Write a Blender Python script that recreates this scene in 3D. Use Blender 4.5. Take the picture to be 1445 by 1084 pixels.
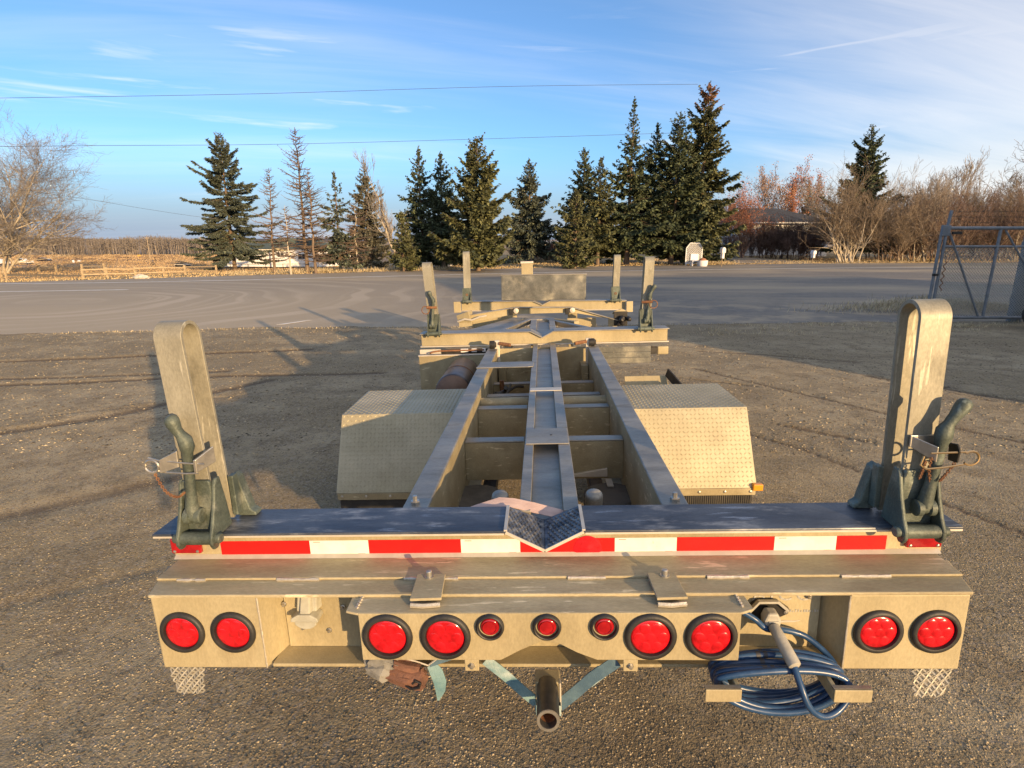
import bpy, math, random
import numpy as np
from mathutils import Vector, Matrix

# ------------------------------------------------------------------ camera, sky, sun, exposure
scene = bpy.context.scene
for o in list(bpy.data.objects):
    bpy.data.objects.remove(o)
C = scene.collection
RAD = math.radians
F_PX, U0, V0, PITCH, EYE = 796.3, 722.5, 542.0, RAD(14.369), 1.8

cam_d = bpy.data.cameras.new('camera')
cam_d.sensor_width = 36.0
cam_d.lens = 36.0 * F_PX / 1445.0
cam_d.clip_start, cam_d.clip_end = 0.05, 9000.0
cam = bpy.data.objects.new('camera', cam_d)
cam.location = (0, 0, EYE)
cam.rotation_euler = (RAD(90) - PITCH, 0, 0)
C.objects.link(cam)
scene.camera = cam

SUN_EL, SUN_AZ = RAD(9.9), RAD(146.5)          # azimuth of the sun, clockwise from +Y
sun_vec = Vector((math.sin(SUN_AZ) * math.cos(SUN_EL), math.cos(SUN_AZ) * math.cos(SUN_EL), math.sin(SUN_EL)))
sd = bpy.data.lights.new('sun', 'SUN')
sd.energy, sd.angle, sd.color = 3.3, RAD(0.6), (1.0, 0.67, 0.33)
sun = bpy.data.objects.new('sun', sd)
sun.rotation_euler = (-sun_vec).to_track_quat('-Z', 'Y').to_euler()
sun.location = (6, -9, 8)
C.objects.link(sun)

world = bpy.data.worlds.new('World')
scene.world = world
world.use_nodes = True
wn, wl = world.node_tree.nodes, world.node_tree.links
wn.clear()
def wnode(t, **k):
    n = wn.new(t)
    for a, b in k.items():
        setattr(n, a, b)
    return n
def wmath(op, a, b=None, clamp=False):
    n = wnode('ShaderNodeMath', operation=op, use_clamp=clamp)
    for i, v in enumerate((a, b)):
        if v is None:
            continue
        if isinstance(v, (int, float)):
            n.inputs[i].default_value = v
        else:
            wl.new(v, n.inputs[i])
    return n.outputs[0]
sky = wnode('ShaderNodeTexSky', sky_type='NISHITA', sun_disc=False)
sky.sun_elevation, sky.sun_rotation = SUN_EL, SUN_AZ
sky.altitude, sky.air_density, sky.dust_density, sky.ozone_density = 700, 1.0, 0.8, 4.6
tc = wnode('ShaderNodeTexCoord')
sx = wnode('ShaderNodeSeparateXYZ')
wl.new(tc.outputs['Generated'], sx.inputs[0])
den = wmath('ADD', wmath('MAXIMUM', sx.outputs[2], 0.0), 0.16)
cu, cv = wmath('DIVIDE', sx.outputs[0], den), wmath('DIVIDE', sx.outputs[1], den)
def cloud_noise(su, sv, off, rot, scale, detail, rough, dist):
    cb = wnode('ShaderNodeCombineXYZ')
    c, s = math.cos(rot), math.sin(rot)
    a = wmath('ADD', wmath('MULTIPLY', cu, c * su), wmath('MULTIPLY', cv, s * su))
    b = wmath('ADD', wmath('MULTIPLY', cu, -s * sv), wmath('MULTIPLY', cv, c * sv))
    wl.new(a, cb.inputs[0]); wl.new(b, cb.inputs[1]); cb.inputs[2].default_value = off
    n = wnode('ShaderNodeTexNoise')
    n.inputs['Scale'].default_value, n.inputs['Detail'].default_value = scale, detail
    n.inputs['Roughness'].default_value, n.inputs['Distortion'].default_value = rough, dist
    wl.new(cb.outputs[0], n.inputs['Vector'])
    return n.outputs[0]
def ramp01(v, lo, hi):
    n = wnode('ShaderNodeMapRange', interpolation_type='SMOOTHSTEP')
    n.inputs['From Min'].default_value, n.inputs['From Max'].default_value = lo, hi
    wl.new(v, n.inputs['Value'])
    return n.outputs[0]
WOFF, BOFF = 12.1, 9.1
wisps = cloud_noise(0.42, 2.6, WOFF, RAD(14), 1.35, 9, 0.60, 0.55)
bank = cloud_noise(0.30, 0.75, BOFF, RAD(24), 0.8, 4, 0.5, 0.25)
# the cirrus thickens towards the right of the view and on round to the sun
east = ramp01(wmath('SUBTRACT', wmath('MULTIPLY', sx.outputs[0], 0.9), wmath('MULTIPLY', sx.outputs[1], 0.45)), -0.42, 0.70)
cover = wmath('ADD', wmath('ADD', wisps, wmath('MULTIPLY', bank, 0.45)), wmath('MULTIPLY', east, 0.46))
soft = wmath('ADD', wmath('ADD', wmath('MULTIPLY', wisps, 0.35), wmath('MULTIPLY', bank, 0.75)), wmath('MULTIPLY', east, 0.55))
cl = wmath('MAXIMUM', wmath('MULTIPLY', ramp01(cover, 0.85, 1.14), 0.80), wmath('MULTIPLY', ramp01(soft, 0.50, 0.95), 0.85))
low_v = wnode('ShaderNodeCombineXYZ')
for k_, f_ in ((0, 1.5), (1, 1.5), (2, 17.0)):
    wl.new(wmath('MULTIPLY', sx.outputs[k_], f_), low_v.inputs[k_])
low_n = wnode('ShaderNodeTexNoise'); low_n.inputs['Scale'].default_value, low_n.inputs['Detail'].default_value = 1.5, 7
low_n.inputs['Roughness'].default_value, low_n.inputs['Distortion'].default_value = 0.52, 0.3
wl.new(low_v.outputs[0], low_n.inputs['Vector'])
low = wmath('MULTIPLY', ramp01(low_n.outputs[0], 0.535, 0.66), wmath('MULTIPLY', ramp01(sx.outputs[2], 0.09, 0.15), ramp01(sx.outputs[2], 0.36, 0.22)))
cl = wmath('MAXIMUM', cl, wmath('MULTIPLY', low, 0.75))
cloud_col = wnode('ShaderNodeRGB'); cloud_col.outputs[0].default_value = (3.5, 3.15, 2.75, 1)
grade = wnode('ShaderNodeMix', data_type='RGBA', blend_type='MULTIPLY')
grade.inputs[0].default_value = 1.0
wl.new(sky.outputs[0], grade.inputs[6]); grade.inputs[7].default_value = (1.0, 1.0, 1.0, 1)
def wmix(f, a, b):
    n = wnode('ShaderNodeMix', data_type='RGBA')
    for i, v in ((0, f), (6, a), (7, b)):
        if isinstance(v, float): n.inputs[i].default_value = v
        elif isinstance(v, tuple): n.inputs[i].default_value = v
        else: wl.new(v, n.inputs[i])
    return n.outputs[2]
# a thin even veil of cirrus, the mauve low haze all round the horizon, then the streaks of cloud
col = wmix(0.10, grade.outputs[2], (2.3, 2.75, 3.2, 1))
col = wmix(wmath('MULTIPLY', ramp01(sx.outputs[2], 0.15, 0.0), 0.85), col, (1.5, 1.85, 2.6, 1))
thru = wnode('ShaderNodeMix', data_type='RGBA', blend_type='ADD'); thru.inputs[0].default_value = 0.45     # light of the sky behind comes through the cloud
wl.new(cloud_col.outputs[0], thru.inputs[6]); wl.new(col, thru.inputs[7])
col = wmix(cl, col, thru.outputs[2])
bg = wnode('ShaderNodeBackground'); bg.inputs[1].default_value = 0.109
wl.new(col, bg.inputs[0])
wo = wnode('ShaderNodeOutputWorld'); wl.new(bg.outputs[0], wo.inputs[0])

vs = scene.view_settings
scene.display_settings.display_device = 'sRGB'
vs.view_transform, vs.look, vs.exposure, vs.gamma, vs.use_curve_mapping = 'Standard', 'None', 1.15, 1.0, False
scene.render.engine = 'CYCLES'
scene.cycles.max_bounces = 6
scene.cycles.transparent_max_bounces = 8
scene.cycles.use_denoising = True

# ------------------------------------------------------------------ helpers: materials
MATS = {}
def rgba(c):
    return (c[0], c[1], c[2], 1.0)
def mat(name, a, b=None, scale=6.0, rough=0.6, metal=0.0, bump=0.0, bscale=60.0, stretch=(1, 1, 1), lo=0.35, hi=0.65,
        spec=None, c=None, cscale=30.0, clo=0.55, chi=0.7, rvar=0.0, island=0.0, coat=0.0, trans=0.0, emis=None, detail=6, bdist=0.004, grain=0.0, scr=None):
    m = bpy.data.materials.new(name)
    m.use_nodes = True
    nt = m.node_tree; n, l = nt.nodes, nt.links
    p = n['Principled BSDF']
    p.inputs['Roughness'].default_value, p.inputs['Metallic'].default_value = rough, metal
    if spec is not None:
        p.inputs['Specular IOR Level'].default_value = spec
    p.inputs['Coat Weight'].default_value = coat
    p.inputs['Transmission Weight'].default_value = trans
    t = n.new('ShaderNodeTexCoord'); mp = n.new('ShaderNodeMapping')
    mp.inputs['Scale'].default_value = stretch
    l.new(t.outputs['Object'], mp.inputs['Vector'])
    col = None
    def noise(s, d=detail, r=0.6):
        q = n.new('ShaderNodeTexNoise')
        q.inputs['Scale'].default_value, q.inputs['Detail'].default_value, q.inputs['Roughness'].default_value = s, d, r
        l.new(mp.outputs[0], q.inputs['Vector'])
        return q.outputs[0]
    def rng(v, x, y, o0=0.0, o1=1.0):
        q = n.new('ShaderNodeMapRange'); q.interpolation_type = 'SMOOTHSTEP'
        q.inputs['From Min'].default_value, q.inputs['From Max'].default_value = x, y
        q.inputs['To Min'].default_value, q.inputs['To Max'].default_value = o0, o1
        l.new(v, q.inputs['Value'])
        return q.outputs[0]
    if b is not None:
        mixn = n.new('ShaderNodeMix'); mixn.data_type = 'RGBA'
        f = noise(scale)
        l.new(rng(f, lo, hi), mixn.inputs[0])
        mixn.inputs[6].default_value, mixn.inputs[7].default_value = rgba(a), rgba(b)
        col = mixn.outputs[2]
        if rvar:
            l.new(rng(f, lo, hi, rough - rvar, rough + rvar), p.inputs['Roughness'])
    if c is not None:
        mixn = n.new('ShaderNodeMix'); mixn.data_type = 'RGBA'
        l.new(rng(noise(cscale, 8, 0.65), clo, chi), mixn.inputs[0])
        if col: l.new(col, mixn.inputs[6])
        else: mixn.inputs[6].default_value = rgba(a)
        mixn.inputs[7].default_value = rgba(c)
        col = mixn.outputs[2]
    if island:
        g = n.new('ShaderNodeNewGeometry')
        hs = n.new('ShaderNodeHueSaturation')
        l.new(rng(g.outputs['Random Per Island'], 0, 1, 1 - island, 1 + island), hs.inputs['Value'])
        if col: l.new(col, hs.inputs['Color'])
        else: hs.inputs['Color'].default_value = rgba(a)
        col = hs.outputs[0]
    if scr:                                   # fine scuffs and scratches
        ms = n.new('ShaderNodeMapping'); ms.inputs['Scale'].default_value = scr; ms.inputs['Rotation'].default_value = (.12, .15, .2)
        l.new(t.outputs['Object'], ms.inputs['Vector'])
        qs = n.new('ShaderNodeTexNoise'); qs.inputs['Scale'].default_value, qs.inputs['Detail'].default_value = 3.0, 6
        l.new(ms.outputs[0], qs.inputs['Vector'])
        mk = n.new('ShaderNodeMath'); mk.operation = 'MULTIPLY'; l.new(rng(qs.outputs[0], .60, .66), mk.inputs[0]); l.new(rng(noise(4, 3), .45, .6), mk.inputs[1])
        mixn = n.new('ShaderNodeMix'); mixn.data_type = 'RGBA'; l.new(mk.outputs[0], mixn.inputs[0]); l.new(col, mixn.inputs[6])
        mixn.inputs[7].default_value = rgba([min(x * 1.5 + .04, .75) for x in b]); col = mixn.outputs[2]
        l.new(rng(mk.outputs[0], 0, 1, rough, max(rough - .2, .25)), p.inputs['Roughness'])
    if grain:
        hs = n.new('ShaderNodeHueSaturation'); m1 = n.new('ShaderNodeMath'); m1.operation = 'ADD'
        l.new(rng(noise(170, 3, .7), .3, .7, -grain * .5, grain * .35), m1.inputs[0]); l.new(rng(noise(2.3, 10, .72), .32, .66, 1 - grain, 1 + grain * .4), m1.inputs[1])
        l.new(m1.outputs[0], hs.inputs['Value']); l.new(col, hs.inputs['Color']); col = hs.outputs[0]
    if col: l.new(col, p.inputs['Base Color'])
    else: p.inputs['Base Color'].default_value = rgba(a)
    if bump:
        bn = n.new('ShaderNodeBump'); bn.inputs['Strength'].default_value, bn.inputs['Distance'].default_value = bump, bdist
        l.new(noise(bscale, 5, 0.6), bn.inputs['Height']); l.new(bn.outputs[0], p.inputs['Normal'])
    if emis:
        p.inputs['Emission Color'].default_value = rgba(emis[:3]); p.inputs['Emission Strength'].default_value = emis[3]
    MATS[name] = m
    return m

mat('dusty_aluminium', (.32, .265, .155), (.42, .36, .225), 4, .62, .25, .12, 90, c=(.20, .16, .09), cscale=5, clo=.56, chi=.85, grain=.2, scr=(5, 5, 22))
mat('bare_aluminium', (.29, .27, .235), (.40, .38, .335), 6, .5, .55, .12, 110, stretch=(.5, 1.4, 1), c=(.21, .185, .14), cscale=8, clo=.5, chi=.78, rvar=.08, grain=.2)
mat('stake_aluminium', (.29, .27, .205), (.37, .35, .275), 6, .55, .25, .12, 120, stretch=(1, 1, .45), c=(.19, .18, .14), cscale=14, clo=.54, chi=.78, grain=.26, scr=(26, 9, 2.2))
mat('flange_dust', (.37, .31, .185), (.46, .395, .255), 4, .72, .1, .15, 110, stretch=(.4, 1.6, 1), c=(.25, .20, .12), cscale=6, clo=.5, chi=.8, grain=.24, scr=(3, 22, 9))
mat('beam_face', (.36, .30, .175), (.44, .375, .23), 3, .62, .12, .12, 90, stretch=(1, 1, .4), c=(.25, .195, .11), cscale=6, clo=.53, chi=.85, grain=.2)
mat('worn_blue_steel', (.048, .058, .082), (.12, .135, .16), 6, .45, .35, .25, 55, stretch=(.45, 1.5, 1), c=(.34, .34, .335), cscale=10, clo=.545, chi=.72, detail=9, grain=.3, scr=(1.5, 14, 14))
mat('grip_steel', (.07, .08, .10), (.19, .20, .22), 18, .42, .5, .2, 90, c=(.36, .35, .33), cscale=30, clo=.5, chi=.66, grain=.3)
mat('pale_edge', (.55, .50, .42), (.62, .57, .48), 20, .5, .3)
mat('weld_bead', (.50, .46, .38), (.60, .56, .48), 60, .45, .5, .4, 160)
mat('green_cast', (.075, .095, .080), (.125, .15, .125), 14, .55, .2, .35, 120, c=(.22, .235, .20), cscale=11, clo=.54, chi=.72, grain=.35, scr=(9, 9, 5))
mat('zinc', (.42, .40, .36), (.55, .52, .46), 40, .35, .8)
mat('gold_wire', (.50, .36, .20), None, rough=.35, metal=.9)
mat('rust', (.16, .07, .035), (.26, .13, .06), 40, .8, .1, .5, 120)
mat('rust_clay', (.20, .095, .06), (.13, .065, .045), 22, .85, 0, .8, 60, c=(.06, .035, .028), cscale=34, clo=.54, chi=.64)
mat('grey_sleeve', (.26, .25, .22), (.17, .165, .15), 30, .85, 0, .5, 70)
mat('black_rubber', (.016, .016, .017), (.03, .029, .028), 20, .55, 0, .2, 100)
mat('dusty_rubber', (.03, .028, .025), (.075, .065, .05), 6, .8, 0, .3, 60)
mat('red_lens', (.58, .010, .018), (.38, .005, .009), 42, .22, 0, .05, 45, coat=.4, lo=.40, hi=.68)
mat('dark_red_lens', (.26, .006, .010), (.36, .010, .014), 50, .14, 0, .1, 60, coat=.6)
mat('red_tape', (.66, .012, .010), (.56, .010, .010), 30, .3, 0, .05, 200)
mat('white_tape', (.74, .76, .68), (.66, .68, .60), 18, .35, 0, .05, 200, c=(.5, .48, .38), cscale=26, clo=.62, chi=.72)
mat('amber_lens', (.75, .30, .02), None, rough=.25, coat=.4)
mat('dark_pipe', (.06, .06, .06), (.09, .085, .08), 30, .4, .6, .1, 120)
mat('teal_webbing', (.10, .20, .23), (.20, .32, .33), 14, .85, 0, .4, 260, c=(.40, .48, .46), cscale=9, clo=.52, chi=.72)
mat('blue_webbing', (.05, .10, .15), (.10, .17, .22), 14, .85, 0, .4, 260)
mat('pink_webbing', (.46, .33, .30), (.56, .42, .38), 24, .85, 0, .3, 160, stretch=(.4, 2, 2))
mat('blue_hose', (.016, .050, .125), (.028, .075, .17), 30, .34, 0, .06, 80, coat=.2)
mat('grey_plastic', (.34, .32, .27), (.42, .40, .34), 30, .55, 0, .2, 120)
mat('pale_plastic', (.42, .41, .34), (.35, .34, .28), 30, .5, 0, .15, 120)
mat('tank_paint', (.055, .045, .045), (.10, .085, .085), 9, .4, .2, .15, 60)
mat('tank_end', (.15, .085, .06), (.20, .12, .08), 12, .6, .1, .2, 80)
mat('galvanised', (.105, .11, .105), (.23, .225, .20), 7, .5, .35, .25, 30, lo=.3, hi=.75, c=(.34, .32, .25), cscale=3.5, clo=.52, chi=.75, detail=10, grain=.35)
mat('gate_steel', (.16, .18, .20), (.23, .25, .275), 7, .55, .4, .1, 70)
mat('mesh_wire', (.40, .38, .32), (.50, .47, .40), 30, .5, .4)
mat('faded_print', (.55, .52, .45), (.30, .30, .28), 130, .6, .3)
mat('board_wood', (.22, .16, .095), (.32, .25, .16), 5, .85, 0, .4, 40, stretch=(3, 3, .6))
mat('rail_wood', (.36, .27, .16), (.46, .36, .23), 6, .85, 0, .4, 40, stretch=(.4, 2, 2))
mat('pole_wood', (.38, .30, .20), (.48, .39, .28), 4, .85)
mat('white_paint', (.78, .78, .78), (.70, .70, .70), 2, .6)
mat('dark_metal', (.025, .024, .023), (.05, .045, .04), 15, .5, .4)
mat('roof_slate', (.030, .032, .038), (.050, .052, .060), 3, .85, 0, .5, 8, bdist=.03)
mat('roof_green', (.060, .085, .080), (.085, .11, .105), 3, .8, 0, .4, 8, bdist=.03)
mat('window_glass', (.03, .035, .04), None, rough=.08, spec=.6)
mat('car_paint_white', (.75, .75, .74), None, rough=.3, coat=.5)
mat('car_paint_dark', (.03, .022, .025), None, rough=.3, coat=.5)
mat('red_paint', (.28, .035, .03), (.20, .03, .025), 6, .5)
mat('yellow_paint', (.65, .38, .08), None, rough=.5)
mat('terracotta', (.36, .16, .09), None, rough=.8)
mat('cable', (.05, .05, .055), None, rough=.5)
mat('white_rock', (.62, .58, .50), (.48, .44, .36), 8, .9, 0, .4, 20)
mat('spruce_bark', (.14, .10, .07), (.21, .155, .11), 6, .95, 0, .6, 20, stretch=(2, 2, .5), bdist=.02)
mat('pale_bark', (.42, .36, .27), (.50, .44, .35), 4, .9, 0, .5, 16, c=(.20, .16, .12), cscale=5, clo=.58, chi=.66)
mat('dead_twig', (.12, .085, .065), (.175, .13, .10), .8, .95, island=.3)
mat('grey_twig', (.23, .195, .165), (.31, .265, .22), .6, .95, island=.3)
mat('tan_twig', (.175, .135, .098), (.24, .19, .14), .6, .95, island=.3)
mat('wood_grey', (.185, .16, .14), (.26, .225, .195), .3, .95, island=.3)
mat('red_twig', (.13, .088, .070), (.19, .13, .105), .6, .95, island=.3)
mat('copper_leaf', (.36, .125, .06), (.44, .19, .10), .7, .8, island=.35)
mat('tan_leaf', (.36, .21, .12), (.44, .28, .17), .7, .8, island=.35)
for nm, a, b in (('needle_dark', (0.052, 0.072, 0.038), (0.095, 0.114, 0.052)), ('needle_olive', (0.071, 0.081, 0.034), (0.124, 0.129, 0.055)),
                 ('needle_blue', (0.059, 0.076, 0.059), (0.107, 0.124, 0.086)), ('needle_grey', (0.108, 0.108, 0.079), (0.172, 0.159, 0.115)),
                 ('cone_brown', (.20, .10, .055), (.27, .15, .085))):
    mat(nm, a, b, 1.1, .75, 0, island=.45, lo=.38, hi=.62)
mat('stubble', (.30, .205, .115), (.40, .29, .165), .12, .9, island=.3)
mat('dry_grass', (.42, .31, .155), (.52, .40, .22), .5, .9, island=.35)
mat('weed_straw', (.44, .36, .22), (.54, .45, .29), .8, .9, island=.4)
mat('pebble', (.26, .205, .125), (.36, .295, .19), 3, .9, island=.6, c=(.16, .13, .085), cscale=1.7, clo=.5, chi=.56)

# ------------------------------------------------------------------ helpers: meshes
def tag(o, label=None, cat=None, group=None, kind=None):
    for k, v in (('label', label), ('category', cat), ('group', group), ('kind', kind)):
        if v: o[k] = v
    return o
def empty(name, label=None, cat=None, loc=(0, 0, 0), rz=0.0, group=None, matrix=None):
    o = bpy.data.objects.new(name, None)
    o.empty_display_size = .2
    C.objects.link(o)
    if matrix is not None: o.matrix_world = matrix
    else: o.location = loc; o.rotation_euler = (0, 0, rz)
    return tag(o, label, cat, group)
def fast(name, V, F, m, parent=None, smooth=False, sharp=None):
    """V (n,3) array, F (k,3 or 4) array -> a linked mesh object."""
    V = np.asarray(V, dtype=np.float32); F = np.asarray(F, dtype=np.int32)
    me = bpy.data.meshes.new(name)
    k = F.shape[1]
    me.vertices.add(len(V)); me.vertices.foreach_set('co', V.ravel())
    me.loops.add(F.size); me.loops.foreach_set('vertex_index', F.ravel())
    me.polygons.add(len(F))
    me.polygons.foreach_set('loop_start', np.arange(0, F.size, k, dtype=np.int32))
    me.polygons.foreach_set('loop_total', np.full(len(F), k, dtype=np.int32))
    if smooth: me.polygons.foreach_set('use_smooth', np.ones(len(F), dtype=bool))
    me.update(calc_edges=True); me.validate()
    me.materials.append(MATS[m] if isinstance(m, str) else m)
    o = bpy.data.objects.new(name, me); C.objects.link(o); o.parent = parent
    return o
class MB:
    def __init__(s): s.v, s.f = [], []
    def add(s, v, f):
        k = len(s.v); s.v += [tuple(p) for p in v]; s.f += [tuple(i + k for i in q) for q in f]; return s
    def box(s, x0, x1, y0, y1, z0, z1):
        return s.hexa([(x0, y0, z0), (x1, y0, z0), (x1, y1, z0), (x0, y1, z0), (x0, y0, z1), (x1, y0, z1), (x1, y1, z1), (x0, y1, z1)])
    def hexa(s, p):
        return s.add(p, [(0, 3, 2, 1), (4, 5, 6, 7), (0, 1, 5, 4), (1, 2, 6, 5), (2, 3, 7, 6), (3, 0, 4, 7)])
    def prism(s, poly, axis, a, b):
        """poly of 2D points in the two other axes (x<y<z order), swept from a to b along the axis."""
        n = len(poly); ins = {'x': lambda p, t: (t, p[0], p[1]), 'y': lambda p, t: (p[0], t, p[1]), 'z': lambda p, t: (p[0], p[1], t)}[axis]
        v = [ins(p, a) for p in poly] + [ins(p, b) for p in poly]
        f = [tuple(range(n))[::-1], tuple(range(n, 2 * n))] + [(i, (i + 1) % n, n + (i + 1) % n, n + i) for i in range(n)]
        return s.add(v, f)
    def beam(s, p, q, w, h, up=(0, 0, 1)):
        p, q, up = Vector(p), Vector(q), Vector(up)
        d = (q - p).normalized(); r = d.cross(up).normalized(); u = r.cross(d)
        c = [(-1, -1), (1, -1), (1, 1), (-1, 1)]
        v = [e + r * (i * w / 2) + u * (j * h / 2) for e in (p, q) for i, j in c]
        return s.add(v, [(0, 1, 2, 3), (7, 6, 5, 4), (0, 4, 5, 1), (1, 5, 6, 2), (2, 6, 7, 3), (3, 7, 4, 0)])
    def tube(s, pts, r, n=8, closed=False, cap=True):
        pts = [Vector(p) for p in pts]; k = len(pts)
        rs = r if isinstance(r, (list, tuple)) else [r] * k
        base = len(s.v); prev = None
        for i, p in enumerate(pts):
            a = pts[(i - 1) % k] if (closed or i) else pts[0]; b = pts[(i + 1) % k] if (closed or i < k - 1) else pts[-1]
            d = (b - a).normalized()
            if prev is None:
                prev = d.orthogonal().normalized()
            prev = (prev - d * prev.dot(d)).normalized(); w = d.cross(prev)
            for j in range(n):
                t = 2 * math.pi * j / n
                s.v.append(tuple(p + (prev * math.cos(t) + w * math.sin(t)) * rs[i]))
        for i in range(k if closed else k - 1):
            for j in range(n):
                a, b = base + i * n, base + ((i + 1) % k) * n
                s.f.append((a + j, a + (j + 1) % n, b + (j + 1) % n, b + j))
        if cap and not closed:
            s.f.append(tuple(base + j for j in range(n))[::-1]); s.f.append(tuple(base + (k - 1) * n + j for j in range(n)))
        return s
    def lathe(s, prof, o, ax, n=24):
        """prof: (radius, distance along ax) from the centre o."""
        o, ax = Vector(o), Vector(ax).normalized(); u = ax.orthogonal().normalized(); w = ax.cross(u); base = len(s.v); k = len(prof)
        for r, h in prof:
            for j in range(n):
                t = 2 * math.pi * j / n
                s.v.append(tuple(o + ax * h + (u * math.cos(t) + w * math.sin(t)) * max(r, 1e-4)))
        for i in range(k - 1):
            for j in range(n):
                a, b = base + i * n, base + (i + 1) * n
                s.f.append((a + j, a + (j + 1) % n, b + (j + 1) % n, b + j))
        return s
    def sheet(s, pts, side, th):
        """a strip along pts, its two edges offset by the vectors side, with thickness th."""
        pts = [Vector(p) for p in pts]; k = len(pts); base = len(s.v)
        for i, p in enumerate(pts):
            sv = Vector(side[i]) if isinstance(side, list) else Vector(side)
            d = (pts[min(i + 1, k - 1)] - pts[max(i - 1, 0)]).normalized()
            nn = d.cross(sv).normalized() * th / 2
            for q in (p - sv + nn, p + sv + nn, p + sv - nn, p - sv - nn):
                s.v.append(tuple(q))
        for i in range(k - 1):
            a, b = base + 4 * i, base + 4 * i + 4
            for j in range(4):
                s.f.append((a + j, a + (j + 1) % 4, b + (j + 1) % 4, b + j))
        s.f.append((base, base + 3, base + 2, base + 1)); e = base + 4 * (k - 1); s.f.append((e, e + 1, e + 2, e + 3))
        return s
    def build(s, name, m, parent=None, bevel=0.0, smooth=False, ang=35, segs=2, label=None):
        me = bpy.data.meshes.new(name); me.from_pydata(s.v, [], s.f)
        me.validate(); me.update()
        import bmesh
        bm = bmesh.new(); bm.from_mesh(me); bmesh.ops.recalc_face_normals(bm, faces=bm.faces); bm.to_mesh(me); bm.free()
        me.materials.append(MATS[m])
        if smooth:
            me.polygons.foreach_set('use_smooth', [True] * len(me.polygons))
            try: me.set_sharp_from_angle(angle=RAD(ang))
            except Exception: pass
        o = bpy.data.objects.new(name, me); C.objects.link(o); o.parent = parent
        if bevel:
            b = o.modifiers.new('bevel', 'BEVEL'); b.width, b.segments, b.limit_method, b.angle_limit = bevel, segs, 'ANGLE', RAD(30)
        if label: o['label'] = label
        return o
def copy_tree(o, parent=None):
    c = o.copy(); C.objects.link(c); c.parent = parent
    for ch in o.children:
        copy_tree(ch, c)
    return c

# pixel of the survey -> point of the place
def ray(u, v):
    c, s = math.cos(PITCH), math.sin(PITCH)
    x, y = (u - U0) / F_PX, (v - V0) / F_PX
    return (x, c - y * s, -s - y * c)
def at(u, v, Y):
    d = ray(u, v); t = Y / d[1]
    return Vector((d[0] * t, Y, EYE + d[2] * t))
ROAD_FAR = [(-160, -40), (-60, 4), (-22.0, 24.6), (-15.5, 28.4), (-6.7, 33.5), (6.2, 39.7), (23.4, 44.5), (40.7, 46.5), (160, 58)]
def smooth01(x):
    x = np.clip(x, 0, 1); return x * x * (3 - 2 * x)
def terrain(x, y):
    x, y = np.asarray(x, float), np.asarray(y, float)
    fy = np.interp(x, [p[0] for p in ROAD_FAR], [p[1] for p in ROAD_FAR])
    t = np.maximum(y - fy, 0)
    drop = np.interp(t, [0, 3, 10, 50, 175, 375, 1000, 4000], [0, 0, -.35, -2.4, -5.3, -7.2, -9.5, -12])
    side = smooth01((-.05 - x / np.maximum(np.abs(y), 1)) / .22)
    und = .12 * np.sin(x * .21 + y * .13) * np.clip(t / 12, 0, 1) + .05 * np.sin(x * .9) * np.clip(t / 5, 0, 1)
    return drop * side + und - .02
def spot(u, v, lo=14.0, hi=900.0):
    """where the ray through a survey pixel meets the land."""
    d = ray(u, v); a, b = None, None
    prev = lo
    for k in range(1, 400):
        Y = lo * (hi / lo) ** (k / 400)
        p = at(u, v, Y)
        if p.z <= float(terrain(p.x, p.y)):
            a, b = prev, Y; break
        prev = Y
    if a is None: a = b = hi
    for _ in range(30):
        mid = (a + b) / 2; p = at(u, v, mid)
        if p.z <= float(terrain(p.x, p.y)): b = mid
        else: a = mid
    p = at(u, v, b); p.z = float(terrain(p.x, p.y)); return p
def drop_to(u, Y):
    p = at(u, 380, Y); return Vector((p.x, Y, float(terrain(p.x, Y))))
mat('tread_plate', (.41, .36, .235), (.48, .425, .29), 4, .5, .3, .05, 120, c=(.30, .26, .18), cscale=5, clo=.56, chi=.85, grain=.15)
mat('grimy_metal', (.085, .075, .06), (.14, .12, .095), 8, .8, .1, .3, 60)
mat('faded_mark', (.42, .12, .10), None, rough=.6)

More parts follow.
